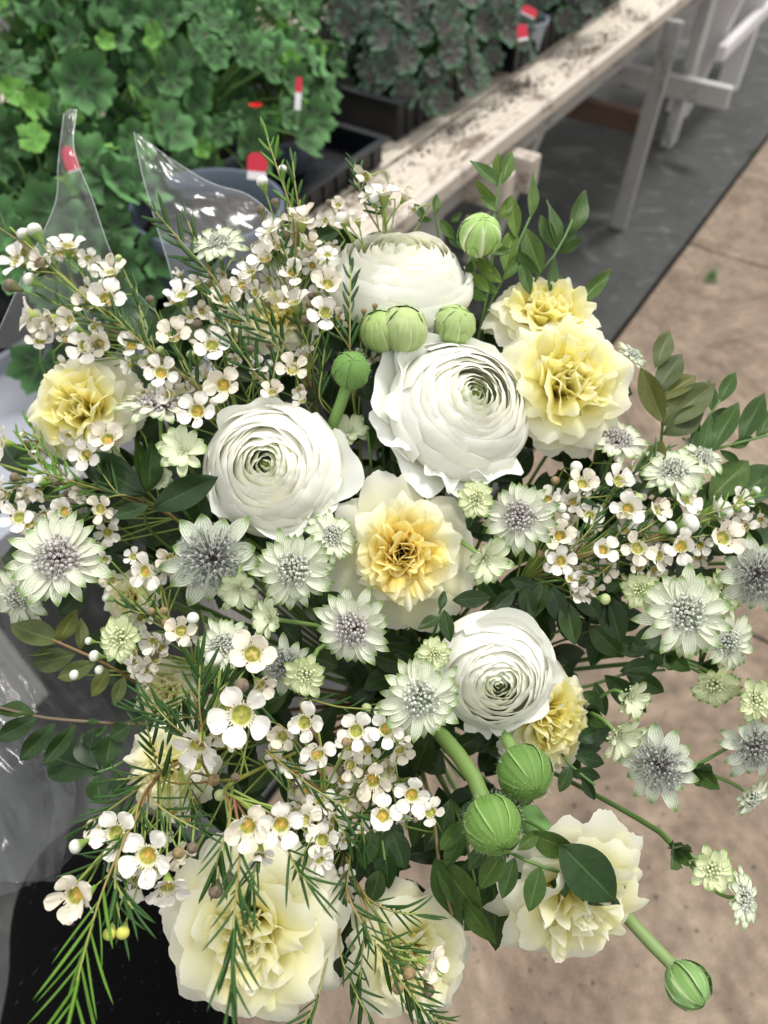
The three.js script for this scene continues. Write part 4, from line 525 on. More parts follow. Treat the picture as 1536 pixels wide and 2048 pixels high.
branch('dark twig right of the upper round green bud', 'leafDark', 'lance', [[1190, 1570, 0.02], [1140, 1530, 0.03], [1100, 1480, 0.05]], [[1150, 1512, 1212, 1526, 0], [1150, 1540, 1204, 1560, 0.2], [1165, 1555, 1190, 1600, 0], [1140, 1530, 1120, 1585, 0], [1155, 1480, 1205, 1460, 0]].map((l) => [...l, 0.025]), { wide: 1.4 });
branch('brownish olive twig at the left edge under the yellow green astrantia', 'leafOlive', 'lance', [[105, 1280, -0.005], [170, 1308, 0], [230, 1338, 0.008], [300, 1375, 0.04]], [[122, 1285, 22, 1251, 0.2], [118, 1305, 40, 1303, 1.2], [152, 1308, 56, 1331, 0], [192, 1325, 116, 1357, 0], [218, 1342, 178, 1396, 0.2], [250, 1352, 226, 1412, 0.3], [115, 1283, 155, 1222, 0.3], [160, 1300, 165, 1235, 0.5]].map((l) => [...l, 0]), { wide: 1.25, c0: [0.2, 0.12, 0.05], c1: [0.2, 0.12, 0.05] });
branch('dark green twig with leaves hanging down at the lower left edge', 'leafDark', 'lance', [[-10, 1413, 0], [80, 1434, 0], [170, 1443, 0], [285, 1448, 0.03]], [[70, 1430, -20, 1412, 0.5], [78, 1434, -15, 1482, 0], [112, 1446, 34, 1526, 0], [152, 1448, 86, 1530, 0], [200, 1447, 165, 1440, 0.6], [215, 1450, 190, 1475, 0.2]].map((l) => [...l, 0]), { c0: [0.14, 0.11, 0.07], c1: [0.2, 0.1, 0.06] });
branch('round leafed dark twig at the lower left below the hanging leaves', 'leafDark', 'ovate', [[195, 1545, 0.012], [225, 1535, 0.012], [290, 1500, 0.05]], [[200, 1545, 92, 1508, 0.2], [192, 1540, 200, 1606, 0], [200, 1540, 160, 1465, 0], [210, 1540, 225, 1465, 0.2], [232, 1535, 240, 1595, 0.4], [215, 1480, 260, 1450, 0], [190, 1450, 180, 1500, 0.2]].map((l) => [...l, 0.012]));
branch('small branch with one long dark leaf pointing at the round white ranunculus', 'leafDark', 'lance', [[290, 1005, 0.0], [300, 1060, 0.03]], [[306, 1018, 438, 953, 0.05, -0.016], [288, 990, 160, 908, 0.3, 0.004], [286, 992, 190, 925, 0, 0.006], [290, 985, 284, 870, 0.9, -0.004], [292, 985, 314, 880, 0.6, -0.004], [298, 1012, 228, 1034, 0.5, -0.004], [250, 985, 150, 1000, 0.2, 0.01]], { wide: 1.25 });
branch('leafy twig with a row of small leaves over the lower right carnation', 'leafMid', 'oval', [[1250, 1775, 0.004], [1140, 1750, -0.002], [1075, 1730, -0.004], [1010, 1700, 0], [940, 1650, 0.04]], [[1008, 1702, 958, 1778, 0], [1030, 1715, 1004, 1798, 0], [1080, 1733, 1058, 1825, 0], [1122, 1747, 1130, 1798, 0], [1060, 1662, 1158, 1717, 0.5], [1035, 1700, 1080, 1660, 0.3], [975, 1690, 935, 1740, 0.2]].map((l) => [...l, -0.008]), { wide: 0.95 });
branch('pair of large dark leaves lying across the lower right carnation', 'leafDark', 'oval', [[1130, 1690, -0.002], [1070, 1650, 0.02], [1010, 1620, 0.05]], [[1120, 1690, 1242, 1812, 0.1, -0.014, 0.0], [1140, 1752, 1240, 1808, 0.9, -0.004], [1080, 1690, 1040, 1780, 0.3, 0.006], [1100, 1700, 1110, 1780, 0.2, 0.008]]);
branch('light green twig with drooping leaves in the bottom gap', 'leafMid', 'lance', [[905, 1830, 0.012], [880, 1740, 0.014], [870, 1650, 0.02], [850, 1560, 0.05]], [[876, 1720, 968, 1842, 0.2], [872, 1715, 915, 1860, 0.5], [930, 1800, 988, 1898, 0.5], [935, 1640, 890, 1745, 0.3], [880, 1700, 930, 1640, 0.2]].map((l) => [...l, 0.012]), { wide: 1.1, c0: [0.16, 0.12, 0.05] });
branch('dark leaves left of the bottom gap, under the waxflowers', 'leafDark', 'oval', [[770, 1720, 0.02], [760, 1640, 0.025], [750, 1560, 0.05]], [[745, 1660, 722, 1738, 0], [780, 1655, 812, 1742, 0.2], [760, 1660, 748, 1725, 0.1], [790, 1640, 800, 1690, 0.4], [770, 1690, 775, 1780, 0.2], [720, 1650, 690, 1720, 0.1], [760, 1740, 740, 1810, 0.2]].map((l) => [...l, 0.022]), { wide: 1.1 });
branch('dark leaves in the bottom gap under the lower green bud', 'leafDark', 'oval', [[960, 1800, 0.03], [940, 1720, 0.03], [920, 1640, 0.05]], [[950, 1720, 920, 1800, 0.1], [975, 1700, 965, 1800, 0.3], [990, 1720, 985, 1905, 0.2], [930, 1680, 890, 1720, 0], [920, 1640, 960, 1600, 0], [1000, 1780, 1020, 1860, 0.2], [900, 1600, 880, 1680, 0]].map((l) => [...l, 0.03]));
branch('small leaves between the golden carnation and the lower right ranunculus', 'leafDark', 'lance', [[890, 1185, 0.006], [870, 1260, 0.02]], [[880, 1220, 890, 1180, 0.4, -0.006], [885, 1230, 835, 1260, 0.2, -0.006], [888, 1220, 900, 1285, 0.3, -0.004], [905, 1200, 985, 1195, 0.2, 0.006]], { wide: 1.3 });
branch('dark leaves in the gap between the two big ranunculus', 'leafDark', 'oval', [[735, 860, 0.02], [745, 960, 0.04]], [[742, 885, 718, 825, 0.1], [745, 900, 770, 840, 0.1], [738, 930, 720, 990, 0], [740, 800, 712, 760, 0.3], [730, 850, 690, 890, 0.2], [760, 930, 742, 990, 0.2], [770, 720, 745, 800, 0.3], [650, 740, 620, 800, 0.2], [640, 720, 680, 660, 0.2]].map((l) => [...l, 0.03]));
branch('leaf tufts behind the top ranunculus, before the table edge', 'leafMid', 'lance', [[870, 430, 0.03], [880, 520, 0.05]], [[850, 440, 828, 405, 0.2], [865, 440, 835, 440, 0.2], [880, 440, 910, 480, 0.1], [895, 455, 925, 500, 0.3], [870, 430, 875, 385, 0.6], [930, 560, 945, 520, 0.2], [900, 445, 925, 425, 0.4]].map((l) => [...l, 0.03]), { wide: 1.2 });
{ // the leaves that fill the depth of the bouquet
  const marks = [[800, 535, 'the top ranunculus'], [930, 820, 'the torn white ranunculus'], [540, 935, 'the large round white ranunculus'], [990, 1350, 'the lower right white ranunculus'], [1120, 775, 'the largest yellow carnation'], [172, 822, 'the left yellow carnation'], [805, 1108, 'the golden carnation'], [510, 1850, 'the big bottom carnation'], [1140, 1765, 'the lower right carnation'], [120, 1120, 'the far left astrantia'], [425, 1118, 'the grey spiky astrantia'], [1368, 1225, 'the round white right astrantia'], [840, 1395, 'the big white astrantia'], [340, 1530, 'the lower left cream carnation'], [640, 1560, 'the dense lower waxflowers'], [1260, 1080, 'the right waxflower sprig'], [340, 640, 'the upper left waxflowers'], [1318, 1530, 'the grey right astrantia']], used = {};
  const where = (x, y) => { const c = marks.map((m) => [Math.hypot(x - m[0], y - m[1]), m]).sort((a, b) => a[0] - b[0]); for (const [, m] of c) { const dx = x - m[0], dy = y - m[1], s = (Math.abs(dx) > Math.abs(dy) ? (dx > 0 ? 'right of ' : 'left of ') : (dy > 0 ? 'below ' : 'above ')) + m[2]; if (!used[s]) { used[s] = 1; return s; } } };
  const r = rand(99), bare = [[840, 1690, 55], [1180, 1300, 40], [1280, 1410, 100], [1400, 1500, 240], [1250, 1650, 150], [110, 1500, 200], [1360, 800, 170], [100, 600, 130], [420, 420, 150]];
  const more = [[1180, 1040], [1280, 1060], [1110, 950], [1230, 950], [200, 1030], [260, 1100], [110, 1000], [330, 700], [250, 640], [420, 640], [560, 560], [330, 1250], [480, 1500], [1420, 1040], [1340, 1010], [1240, 1240], [1130, 1330], [700, 1780], [930, 1560], [640, 1760], [900, 1700]];
  for (let k = 0; k < 22 + more.length; k++) {
    const a = k * 2.4 + r(), q = Math.sqrt(Math.min(1, (k + 0.5) / 22)), cx = k < 22 ? 745 + 500 * q * Math.cos(a) : more[k - 22][0], cy = k < 22 ? 1190 + 600 * q * Math.sin(a) : more[k - 22][1], ls = [];
    for (let i = 0; i < 13; i++) { const x = cx + 230 * (r() - 0.5), y = cy + 230 * (r() - 0.5), b = r() * 6.28; if (bare.every(([bx, by, br]) => Math.hypot(x - bx, y - by) > br)) ls.push([x, y, x + 90 * Math.cos(b), y + 90 * Math.sin(b), r() - 0.5, 0.05 + 0.05 * r(), 0.02 * (r() - 0.5)]); }
    if (ls.length > 3) branch('dark leaves deep inside the bouquet, in the gap ' + where(cx, cy), 'leafDark', 'oval', [[cx, cy, 0.06], [lerp(cx, 790, 0.4), lerp(cy, 1400, 0.4), 0.1]], ls, { group: 'dark leaves filling the depth of the bouquet' });
  }
}

// waxflower sprigs
sprig('long waxflower sprig reaching left from the upper middle, highest at the left edge', [[20, 455, 0], [110, 540, 0], [200, 620, 0], [300, 700, 0.004], [420, 800, 0.012]],
  [[32, 520, 42, -0.6, 0.3], [85, 525, 36, -0.4, 0.2], [135, 492, 44, 0.3, 1.0], [212, 598, 50, 0.05, 0.1, -0.01], [222, 545, 44, 0.1, 1.2], [58, 630, 44, -1.8, 0.1], [100, 640, 40, -0.8, -0.9, 0.004], [140, 640, 34, -0.3, -0.2], [170, 692, 42, 0.05, -0.05], [262, 690, 38, 0, 0.3], [348, 672, 45, 0.05, 0.35, -0.008], [424, 690, 46, 0.1, 0.4, -0.008], [322, 745, 42, 0.2, 0.15, -0.008], [446, 770, 50, 0, 0.02, -0.012], [394, 822, 48, 0.02, 0.02, -0.014], [338, 790, 36, -0.4, -0.1], [290, 790, 34, -0.6, -0.6, 0.006], [365, 590, 42, 0, 0.8, -0.004], [510, 735, 30, 0.4, 1.2, -0.004]],
  [[70, 462, 17, 'white'], [48, 470, 15, 'white'], [84, 530, 18, 'brown'], [62, 560, 16, 'white'], [22, 572, 18, 'brown'], [395, 650, 14, 'brown'], [150, 655, 12, 'white'], [300, 600, 12, 'brown']],
  [[20, 470, -40, 430, 0, 0, 6, 50], [250, 650, 150, 575, 0.002, 0.006, 9, 55], [300, 700, 215, 620, -0.006, -0.012, 10, 62], [300, 690, 270, 560, -0.004, 0, 7, 50], [400, 780, 330, 650, 0, -0.006, 10, 55], [180, 640, 95, 600, 0.004, 0.01, 8, 55], [120, 550, 60, 545, 0, 0.004, 6, 50]], { dense: 1 });
sprig('upright waxflower sprig in the upper middle, left of the top ranunculus', [[600, 400, 0], [590, 500, 0.004], [590, 600, 0.01], [610, 720, 0.02]],
  [[605, 440, 44, 0.15, 1.2, -0.004], [540, 462, 38, -0.7, 0.9], [530, 515, 42, -0.1, 0.5], [555, 490, 36, 0.4, 0.2], [500, 545, 40, -0.3, 0.8], [585, 545, 36, 0.2, 0.3], [655, 568, 42, 0.05, 0.2, -0.012], [652, 625, 44, 0.02, 0.1, -0.014], [588, 605, 44, -0.3, 1.1, -0.006], [620, 490, 30, 0.5, 0.8], [655, 510, 24, 0.1, 0.5, -0.014], [510, 585, 30, -0.6, 0.1], [450, 600, 46, -0.05, 0.15, -0.008], [470, 640, 34, -0.3, -0.2, 0.004], [485, 570, 32, 0.2, 0.4]],
  [[522, 420, 12, 'brown'], [572, 472, 13, 'brown'], [625, 468, 12, 'brown'], [550, 405, 11, 'brown'], [612, 640, 13, 'brown'], [640, 565, 12, 'brown'], [525, 365, 14, 'white'], [565, 340, 11, 'white'], [620, 610, 12, 'bronze']],
  [[585, 430, 530, 262, 0, 0.002, 12, 58, 'needleLight'], [600, 440, 585, 320, 0.002, 0, 7, 50], [590, 560, 560, 470, 0, -0.004, 7, 45], [560, 700, 425, 590, -0.01, -0.016, 13, 65], [570, 690, 520, 620, 0, -0.004, 8, 55], [620, 700, 590, 620, 0.006, 0.004, 8, 50]], { dense: 1 });
sprig('waxflower sprig with bare needle shoots, over the pale carnation at the left top', [[425, 555, -0.002], [455, 640, 0], [520, 740, 0.01]],
  [[585, 738, 40, 0.02, 0.12, -0.006], [395, 565, 30, -0.2, 0.9], [350, 600, 30, -0.3, 0.6, 0.006], [545, 785, 32, 0.1, 0.6]],
  [[540, 690, 11, 'brown'], [500, 700, 12, 'brown']],
  [[440, 575, 308, 420, -0.004, -0.006, 14, 62], [420, 540, 370, 430, -0.002, 0, 8, 55], [520, 760, 440, 640, -0.004, -0.01, 12, 65], [560, 800, 500, 700, 0.004, 0, 10, 55], [545, 780, 560, 690, 0.002, 0, 7, 45], [420, 540, 440, 470, 0, 0.004, 6, 45]]);
sprig('small waxflower tuft peeping over the top ranunculus', [[765, 380, 0.015], [770, 450, 0.03]], [[768, 388, 44, 0.05, 1.5], [735, 392, 24, -0.9, 0.6], [810, 395, 26, 0.9, 0.9], [690, 440, 28, -0.8, 0.8], [715, 440, 26, -0.3, 1.0]], [[748, 398, 12, 'white'], [683, 437, 14, 'white']], [[725, 400, 708, 325, 0.015, 0.018, 9, 45], [770, 440, 740, 410, 0.02, 0.018, 5, 40]]);
sprig('needle twig with two brown buds before the top ranunculus', [[700, 700, -0.006], [705, 780, 0.02]], [[605, 800, 24, -0.3, 0.4, 0.01], [745, 720, 20, 0.4, 0.4, 0.02]], [[728, 622, 8, 'bronze', -0.012], [750, 612, 8, 'bronze', -0.012]], [[700, 700, 702, 530, -0.012, -0.016, 14, 45], [700, 700, 660, 640, -0.004, -0.008, 6, 40], [640, 800, 650, 690, 0.008, 0.004, 9, 45]]);
sprig('waxflower sprig along the left edge below the left carnation', [[-10, 925, 0], [90, 955, 0], [180, 975, 0.004], [290, 1000, 0.02]],
  [[5, 885, 40, -0.8, 0.1, -0.006], [215, 878, 48, 0.1, 0.5, -0.012], [172, 910, 40, -0.1, 0.1, -0.01], [130, 1022, 40, 0, 0.2], [200, 1018, 36, 0, -0.05], [38, 1035, 42, 0, 0.3], [90, 1030, 30, -0.2, -0.5, 0.006], [10, 990, 36, -0.8, 0.2], [75, 900, 26, 0.2, -0.8], [55, 985, 28, 0, 0.3, 0.006], [160, 985, 26, 0.2, -0.3, 0.008], [215, 1065, 32, 0.2, -0.4, 0.01]],
  [[80, 962, 14, 'white'], [112, 962, 13, 'brown'], [30, 955, 13, 'brown'], [145, 955, 11, 'white']],
  [[120, 965, 40, 880, 0.002, 0, 9, 50, 'needleLight'], [220, 985, 60, 935, 0.002, 0, 12, 55, 'needleLight'], [240, 990, 190, 920, 0, 0.004, 8, 60], [60, 960, -10, 1010, 0, 0.004, 7, 50], [250, 990, 160, 1010, 0, 0.004, 9, 60], [140, 960, 60, 850, 0.006, 0.006, 9, 50, 'needleLight']], { dense: 1 });
sprig('waxflowers around the grey spiky astrantia, left of the middle', [[270, 1150, 0], [330, 1240, 0], [400, 1330, 0.03]], [[292, 1142, 46, 0, 0.1, -0.012], [362, 1262, 42, 0.05, 0.3, -0.008], [308, 1285, 38, -0.4, -0.3], [265, 1305, 34, -0.3, -0.3, 0.008], [225, 1160, 28, -0.2, 0.1, 0.02], [290, 1340, 30, 0, -0.3, 0.01]], [[302, 1223, 11, 'bronze', -0.006], [328, 1222, 11, 'bronze', -0.006], [332, 1245, 11, 'bronze', -0.004], [386, 1237, 14, 'white', -0.01], [178, 1282, 9, 'white'], [190, 1312, 13, 'white'], [150, 1350, 12, 'white'], [200, 1340, 11, 'white']], [[320, 1170, 300, 1215, 0, -0.004, 7, 40], [300, 1230, 255, 1215, 0, 0, 7, 50], [330, 1180, 390, 1160, 0.004, 0.004, 6, 45]], { dense: 1 });
sprig('close waxflower sprig with large blurred flowers, lower left of the middle', [[440, 1340, -0.05], [430, 1420, -0.045], [400, 1480, -0.03], [430, 1560, 0.0]],
  [[505, 1308, 62, 0.25, 0.4, -0.04], [483, 1430, 74, 0.1, 0.1, -0.055], [395, 1492, 60, -0.1, -0.6, -0.045], [520, 1370, 40, 0.8, -0.6, -0.035], [440, 1470, 40, 0, -0.8, -0.04]],
  [[428, 1320, 20, 'white', -0.045], [482, 1372, 20, 'brown', -0.055], [428, 1560, 16, 'bronze', -0.02], [470, 1555, 12, 'brown', -0.02], [440, 1590, 13, 'green', -0.02]],
  [[405, 1470, 400, 1330, -0.05, -0.065, 13, 80], [400, 1490, 300, 1400, -0.04, -0.045, 15, 70], [400, 1440, 270, 1420, -0.035, -0.04, 13, 65], [330, 1560, 290, 1430, -0.02, -0.035, 10, 65], [380, 1380, 340, 1440, -0.04, -0.03, 10, 70], [420, 1400, 460, 1360, -0.045, -0.04, 8, 60], [380, 1550, 395, 1630, -0.02, -0.025, 8, 60]], { wood: [0.28, 0.1, 0.05] });
sprig('dense waxflower sprig below the middle, left of the big white astrantia', [[620, 1400, 0], [640, 1480, -0.006], [650, 1560, 0], [640, 1650, 0.02]],
  [[608, 1445, 48, -0.2, 0.2, -0.016], [635, 1508, 46, 0.2, 0.05, -0.016], [565, 1472, 38, -0.2, 0, -0.002], [712, 1462, 46, 0, 0.15, -0.014], [772, 1458, 44, 0.1, 0.2, -0.014], [745, 1562, 52, 0, -0.15, -0.018], [824, 1590, 46, 0.05, 0.1, -0.02], [765, 1632, 48, 0.02, 0.35, -0.022], [700, 1530, 36, 0, 0.2, -0.004], [645, 1680, 42, -0.1, 0.3, -0.012], [592, 1540, 36, -0.2, 0.2, 0], [690, 1600, 36, 0.1, -0.2], [640, 1600, 36, 0.3, 0.2, -0.006], [670, 1640, 34, 0.4, -0.2, -0.006], [800, 1500, 36, 0.3, -0.3, 0.002], [555, 1520, 30, -0.3, -0.2, 0.008], [735, 1500, 32, -0.2, 0, 0.006], [610, 1580, 32, -0.1, 0.5, 0.004], [690, 1680, 24, 0.5, -0.4, -0.008], [685, 1560, 34, 0.3, 0.4, 0.002], [780, 1540, 28, 0, 0, 0.008], [590, 1625, 30, -0.4, 0.1, 0.006]],
  [[692, 1485, 13, 'bronze', -0.018], [683, 1540, 13, 'brown'], [660, 1590, 13, 'white'], [620, 1620, 12, 'bronze'], [730, 1650, 12, 'white'], [590, 1570, 12, 'brown'], [830, 1640, 8, 'brown']],
  [[530, 1500, 705, 1625, -0.018, -0.022, 16, 62, 'needle'], [600, 1400, 760, 1420, 0.004, 0.002, 9, 50], [660, 1620, 720, 1700, -0.008, -0.006, 8, 55], [640, 1640, 600, 1720, -0.008, -0.012, 8, 50], [720, 1600, 730, 1690, -0.004, -0.008, 8, 55], [560, 1450, 500, 1420, -0.004, 0, 7, 55]], { wood: [0.25, 0.1, 0.05] });
sprig('waxflower sprig nearest the camera over the big cream carnation, with two large open flowers', [[530, 1640, -0.05], [480, 1600, -0.04], [450, 1580, -0.02]],
  [[495, 1652, 60, 0, 0.1, -0.056], [562, 1650, 56, 0.1, 0.05, -0.054], [520, 1710, 36, 0, -0.6, -0.05], [610, 1640, 40, 0.6, 0.2, -0.04], [640, 1720, 34, 0.5, -0.3, -0.02]],
  [[432, 1780, 20, 'brown', -0.045], [458, 1758, 18, 'brown', -0.045], [545, 1630, 12, 'bronze', -0.055]],
  [[480, 1690, 462, 1990, -0.055, -0.075, 20, 88, 'needle'], [520, 1700, 500, 1780, -0.05, -0.055, 8, 70], [570, 1690, 620, 1770, -0.045, -0.05, 8, 80], [460, 1640, 430, 1740, -0.05, -0.05, 8, 75]], { wood: [0.28, 0.1, 0.05] });
sprig('waxflower sprig at the lower left over the black clothing', [[150, 1770, -0.05], [220, 1690, -0.045], [270, 1620, -0.035], [330, 1540, -0.01]],
  [[232, 1668, 58, -0.1, 0.2, -0.045], [295, 1712, 66, 0.02, 0.1, -0.06], [152, 1792, 66, 0, 0.05, -0.055], [335, 1775, 54, 0.3, -0.5, -0.045], [275, 1760, 50, -0.1, -0.5, -0.04], [360, 1710, 36, 0.5, -0.1, -0.04], [240, 1730, 40, -0.4, -0.3, -0.04], [350, 1620, 26, 0.3, 0.3, -0.01]],
  [[153, 1692, 16, 'white', -0.045], [357, 1705, 16, 'bronze', -0.05], [385, 1695, 15, 'brown', -0.045], [302, 1752, 17, 'white', -0.055], [220, 1866, 15, 'yellow', -0.06], [246, 1864, 15, 'yellow', -0.06]],
  [[210, 1770, 135, 2045, -0.06, -0.08, 16, 130, 'needleLight'], [235, 1720, 240, 1840, -0.055, -0.06, 8, 70], [300, 1560, 165, 1655, -0.03, -0.035, 14, 70], [300, 1590, 400, 1660, -0.03, -0.03, 10, 75], [280, 1600, 270, 1700, -0.035, -0.04, 9, 70], [260, 1660, 180, 1740, -0.045, -0.045, 9, 80], [330, 1540, 220, 1560, -0.02, -0.02, 8, 70], [230, 1740, 270, 1820, -0.055, -0.06, 7, 70]], { wood: [0.28, 0.11, 0.06] });
sprig('bare waxflower twig with brown buds at the bottom, right of the big cream carnation', [[850, 1990, 0], [790, 1880, 0], [720, 1780, 0.006], [690, 1700, 0.03]],
  [[860, 1925, 44, 1.6, 0.3, -0.016], [690, 1780, 30, -0.2, -0.3, 0.01], [660, 1760, 28, -0.3, 0.2, 0.008]],
  [[818, 1945, 17, 'bronze', -0.012], [796, 1975, 16, 'bronze', -0.012], [858, 1980, 15, 'brown', -0.012], [820, 2010, 14, 'brown', -0.006]],
  [[700, 1800, 855, 2035, -0.006, -0.012, 26, 70], [740, 1800, 840, 1830, 0, -0.006, 11, 60], [730, 1830, 720, 1960, -0.002, 0, 10, 60], [680, 1900, 740, 2040, 0.004, 0.004, 12, 60], [700, 1720, 690, 1800, 0, 0.004, 8, 60], [830, 2000, 900, 2050, -0.01, -0.012, 9, 60], [640, 1980, 600, 2060, 0.002, 0, 8, 60], [760, 1880, 830, 1900, -0.004, -0.006, 8, 60]], { wood: [0.26, 0.1, 0.06] });
sprig('waxflower sprig at the right, pointing to the right edge with white buds', [[1500, 1005, 0.004], [1400, 1045, 0], [1300, 1080, 0], [1200, 1100, 0.006], [1100, 1130, 0.02]],
  [[1165, 968, 40, 0, 0.4], [1238, 962, 40, 0.3, 0.3], [1256, 1018, 44, -0.05, 0.15, -0.008], [1312, 1020, 38, 0.7, 0.3], [1372, 998, 44, 0.6, 0.4, -0.006], [1430, 1020, 40, 1.2, 0.2], [1120, 1072, 42, -0.05, 0.15, -0.006], [1122, 1122, 38, 0.1, 0, -0.006], [1205, 1100, 40, -0.1, 0.2, -0.004], [1276, 1096, 44, 0, 0.1, -0.01], [1318, 1112, 36, 0.4, 0.1], [1362, 1092, 44, -0.2, 0.2, -0.006], [1446, 1076, 52, 0.1, 0.15, -0.012], [1165, 1160, 34, 0.2, -0.3, 0.008], [1095, 1000, 34, -0.3, 0.3, 0.004], [1100, 1035, 30, -0.2, 0, 0.006], [1180, 1030, 34, 0.1, 0.6, 0.006], [1250, 1060, 30, 0.3, 0.6, 0.008], [1210, 1140, 32, 0.2, -0.2, 0.008], [1480, 1000, 34, 0.5, 0.4, 0.01], [1150, 1180, 36, 0.4, -0.4, 0.01], [1310, 1140, 30, 0.2, -0.3, 0.004]],
  [[1378, 1048, 22, 'white', -0.008], [1339, 1056, 16, 'white', -0.006], [1443, 1022, 24, 'white', 0], [1122, 1017, 12, 'white'], [1130, 1035, 10, 'white'], [1080, 1108, 10, 'bronze'], [1102, 1108, 10, 'bronze'], [1152, 935, 14, 'white']],
  [[1380, 1040, 1520, 990, -0.006, -0.004, 9, 50, 'needleLight'], [1230, 1090, 1330, 1030, -0.002, -0.002, 10, 50], [1150, 1090, 1195, 1035, 0, -0.002, 8, 45], [1200, 1100, 1250, 1050, 0, 0, 8, 45], [1240, 1110, 1180, 1160, 0.006, 0.004, 9, 50], [1320, 1080, 1420, 1070, 0, 0, 8, 50], [1140, 1000, 1230, 990, 0.008, 0.004, 9, 50], [1250, 960, 1330, 900, 0.01, 0.006, 8, 50]], { dense: 1 });

// ---------- clear film round the bouquet ----------
{
  const crease = noiseTex(512, 512, (u, v) => { let s = 0; for (const [k, w, z] of [[3, 0.7, 1], [7, 0.3, 2], [15, 0.08, 3]]) s += w * (1 - Math.abs(N3(u * k, v * k, z)) * 2.4); return [s * 0.7, s * 0.7, s * 0.7]; }, false);
  const film = phys({ bumpMap: crease, bumpScale: 0.0003, color: 0xf6f8fa, roughness: 0.08, transmission: 0.97, thickness: 0, specularIntensity: 0.45, ior: 1.45 });
  const t = thing('clear_film_wrap', 'crumpled clear film wrapped behind and left of the bouquet', 'plastic wrap', P(200, 900, 0.56));
  const clear = phys({ bumpMap: crease, bumpScale: 0.0008, color: 0xf6f8fa, roughness: 0.17, transmission: 0.97, thickness: 0, specularIntensity: 0.9, ior: 1.55 }), rim = phys({ color: 0xeef2f4, roughness: 0.25, transmission: 0.6, thickness: 0, specularIntensity: 1 });
  const sheet = (L, R, nv, seed, fold, m = film) => { // L and R: [x, y, depth] down both edges
    const c = (a) => new THREE.CatmullRomCurve3(a.map(([x, y, d]) => P(x, y, d))), l = c(L), r2 = c(R);
    const g = grid(16, nv, (u, v) => { const a = l.getPoint(v), b = r2.getPoint(v), k = (u + 1) / 2, p = a.lerp(b, k), w = 0.006 * Math.sin(k * PI) * (0.6 + 0.4 * Math.sin(v * 5)) + fold * Math.abs(N3(k * 4, v * 5, seed)) * Math.sin(k * PI) + 0.35 * fold * N3(k * 11, v * 13, seed + 2); p.addScaledVector(face(0.2, 0.1), w); return [p.x - t.position.x, p.y - t.position.y, p.z - t.position.z]; });
    part('film_sheet', g, m, t); const edge = (q) => part('film_edge', tube(q.getSpacedPoints(24), 0.0003, 0.0003, 40, 5).translate(-t.position.x, -t.position.y, -t.position.z), rim, t); if (m === clear) { edge(l); edge(r2); }
  };
  sheet([[128, 226, 0.56], [116, 330, 0.56], [112, 400, 0.56], [60, 520, 0.56], [-20, 700, 0.57]], [[153, 219, 0.55], [148, 300, 0.54], [182, 390, 0.54], [240, 540, 0.55], [345, 660, 0.58]], 40, 3, 0.006, clear);
  sheet([[268, 265, 0.58], [285, 350, 0.58], [310, 440, 0.58], [345, 560, 0.58], [360, 660, 0.6]], [[300, 290, 0.6], [420, 365, 0.61], [500, 392, 0.62], [560, 460, 0.62], [560, 640, 0.62]], 36, 5, 0.007, clear);
  sheet([[-60, 1060, 0.56], [-80, 1300, 0.54], [-60, 1520, 0.5], [-20, 1800, 0.47]], [[40, 1000, 0.58], [170, 1320, 0.57], [270, 1560, 0.55], [115, 1745, 0.5]], 36, 8, 0.012);
  sheet([[-60, 1380, 0.5], [-40, 1480, 0.49], [-40, 1600, 0.48], [-20, 1760, 0.46]], [[20, 1400, 0.5], [95, 1470, 0.5], [150, 1560, 0.49], [118, 1762, 0.47]], 26, 12, 0.01);
}

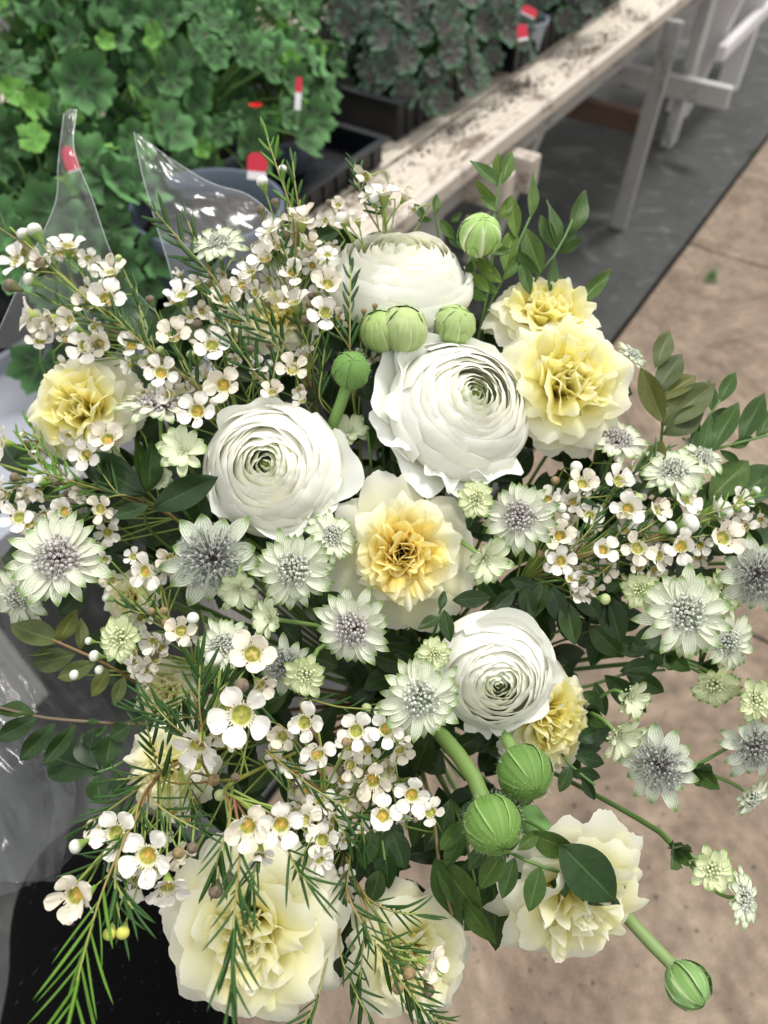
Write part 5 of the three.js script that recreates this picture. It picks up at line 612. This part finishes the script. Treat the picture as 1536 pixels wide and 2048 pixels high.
// ---------- the person, of whom only black clothing shows at the lower left ----------
{
  const J = { hip: [V(-0.12, 0.86, 0.2), 0.125], hip2: [V(0.1, 0.88, 0.24), 0.125], waist: [V(0, 1.02, 0.26), 0.14], knee: [V(-0.31, 0.55, -0.2), 0.095], ank: [V(-0.33, 0.12, -0.14), 0.06], toe: [V(-0.36, 0.035, -0.33), 0.035], heel: [V(-0.33, 0.05, -0.1), 0.045], knee2: [V(0.13, 0.5, 0.22), 0.08], ank2: [V(0.14, 0.12, 0.27), 0.058], toe2: [V(0.17, 0.035, 0.08), 0.035], heel2: [V(0.14, 0.05, 0.3), 0.045] };
  const bones = { trousers: [['hip', 'knee'], ['knee', 'ank'], ['hip2', 'knee2'], ['knee2', 'ank2'], ['hip', 'hip2'], ['waist', 'hip'], ['waist', 'hip2']], shoe: [['heel', 'toe'], ['ank', 'heel']], shoe2: [['heel2', 'toe2'], ['ank2', 'heel2']] };
  const body = (list, c, half, n) => {
    const mc = new MarchingCubes(n, new THREE.MeshStandardMaterial(), false, false, 200000); mc.isolation = 0; const p = V(), ab = V(), ap = V();
    for (let k = 0; k < n; k++) for (let j = 0; j < n; j++) for (let i = 0; i < n; i++) {
      p.set((i / n * 2 - 1) * half, (j / n * 2 - 1) * half, (k / n * 2 - 1) * half).add(c); let s = 0;
      for (const [a, b] of list) { const [A, ra] = J[a], [B, rb] = J[b]; ab.subVectors(B, A); ap.subVectors(p, A); const h = clamp(ap.dot(ab) / ab.lengthSq(), 0, 1); s += Math.exp(-(ap.addScaledVector(ab, -h).length() - lerp(ra, rb, h)) * 60); }
      mc.field[i + j * n + k * n * n] = Math.log(s + 1e-30) / 60;
    }
    mc.update(); const g = new THREE.BufferGeometry(), cnt = mc.count;
    g.setAttribute('position', new THREE.BufferAttribute(mc.positionArray.slice(0, cnt * 3), 3)); const m = mergeVertices(g, 1e-5); m.scale(half, half, half).translate(c.x, c.y, c.z); m.computeVertexNormals();
    const q = m.attributes.position, uv = new Float32Array(q.count * 2); for (let i = 0; i < q.count; i++) { uv[i * 2] = q.getX(i) * 3 + q.getZ(i) * 2.2; uv[i * 2 + 1] = q.getY(i) * 3; } m.setAttribute('uv', new THREE.BufferAttribute(uv, 2)); return m;
  };
  const knit = noiseTex(512, 512, (u, v) => { const rib = 0.5 + 0.5 * Math.sin(u * 6.283 * 90), lint = sstep(N3(u * 190, v * 190, 2), 0.62, 0.72) * 0.5; const k = 0.02 + 0.05 * rib + 0.02 * N3(u * 90, v * 200, 5) + lint; return [k, k, k * 1.08]; });
  const t = thing('person', 'person in black ribbed knit clothing at the lower left corner, mostly out of the photo', 'person', V(-0.1, 0, 0.1));
  const off = (g) => g.translate(0.1, 0, -0.1);
  part('trousers', off(body(bones.trousers, V(-0.08, 0.58, 0.05), 0.62, 72)), phys({ map: knit, bumpMap: knit, bumpScale: 0.002, roughness: 0.95, specularIntensity: 0.15 }), t);
  const sh = std({ color: 0x17171a, roughness: 0.6 });
  part('shoe', off(body(bones.shoe, V(-0.34, 0.13, -0.2), 0.26, 40)), sh, t); part('shoe', off(body(bones.shoe2, V(0.15, 0.13, 0.19), 0.26, 40)), sh, t);
}

const renderer = new THREE.WebGLRenderer({ antialias: true });
renderer.toneMapping = THREE.LinearToneMapping; renderer.toneMappingExposure = EXPOSURE; renderer.shadowMap.enabled = true;
renderer.render(scene, camera);
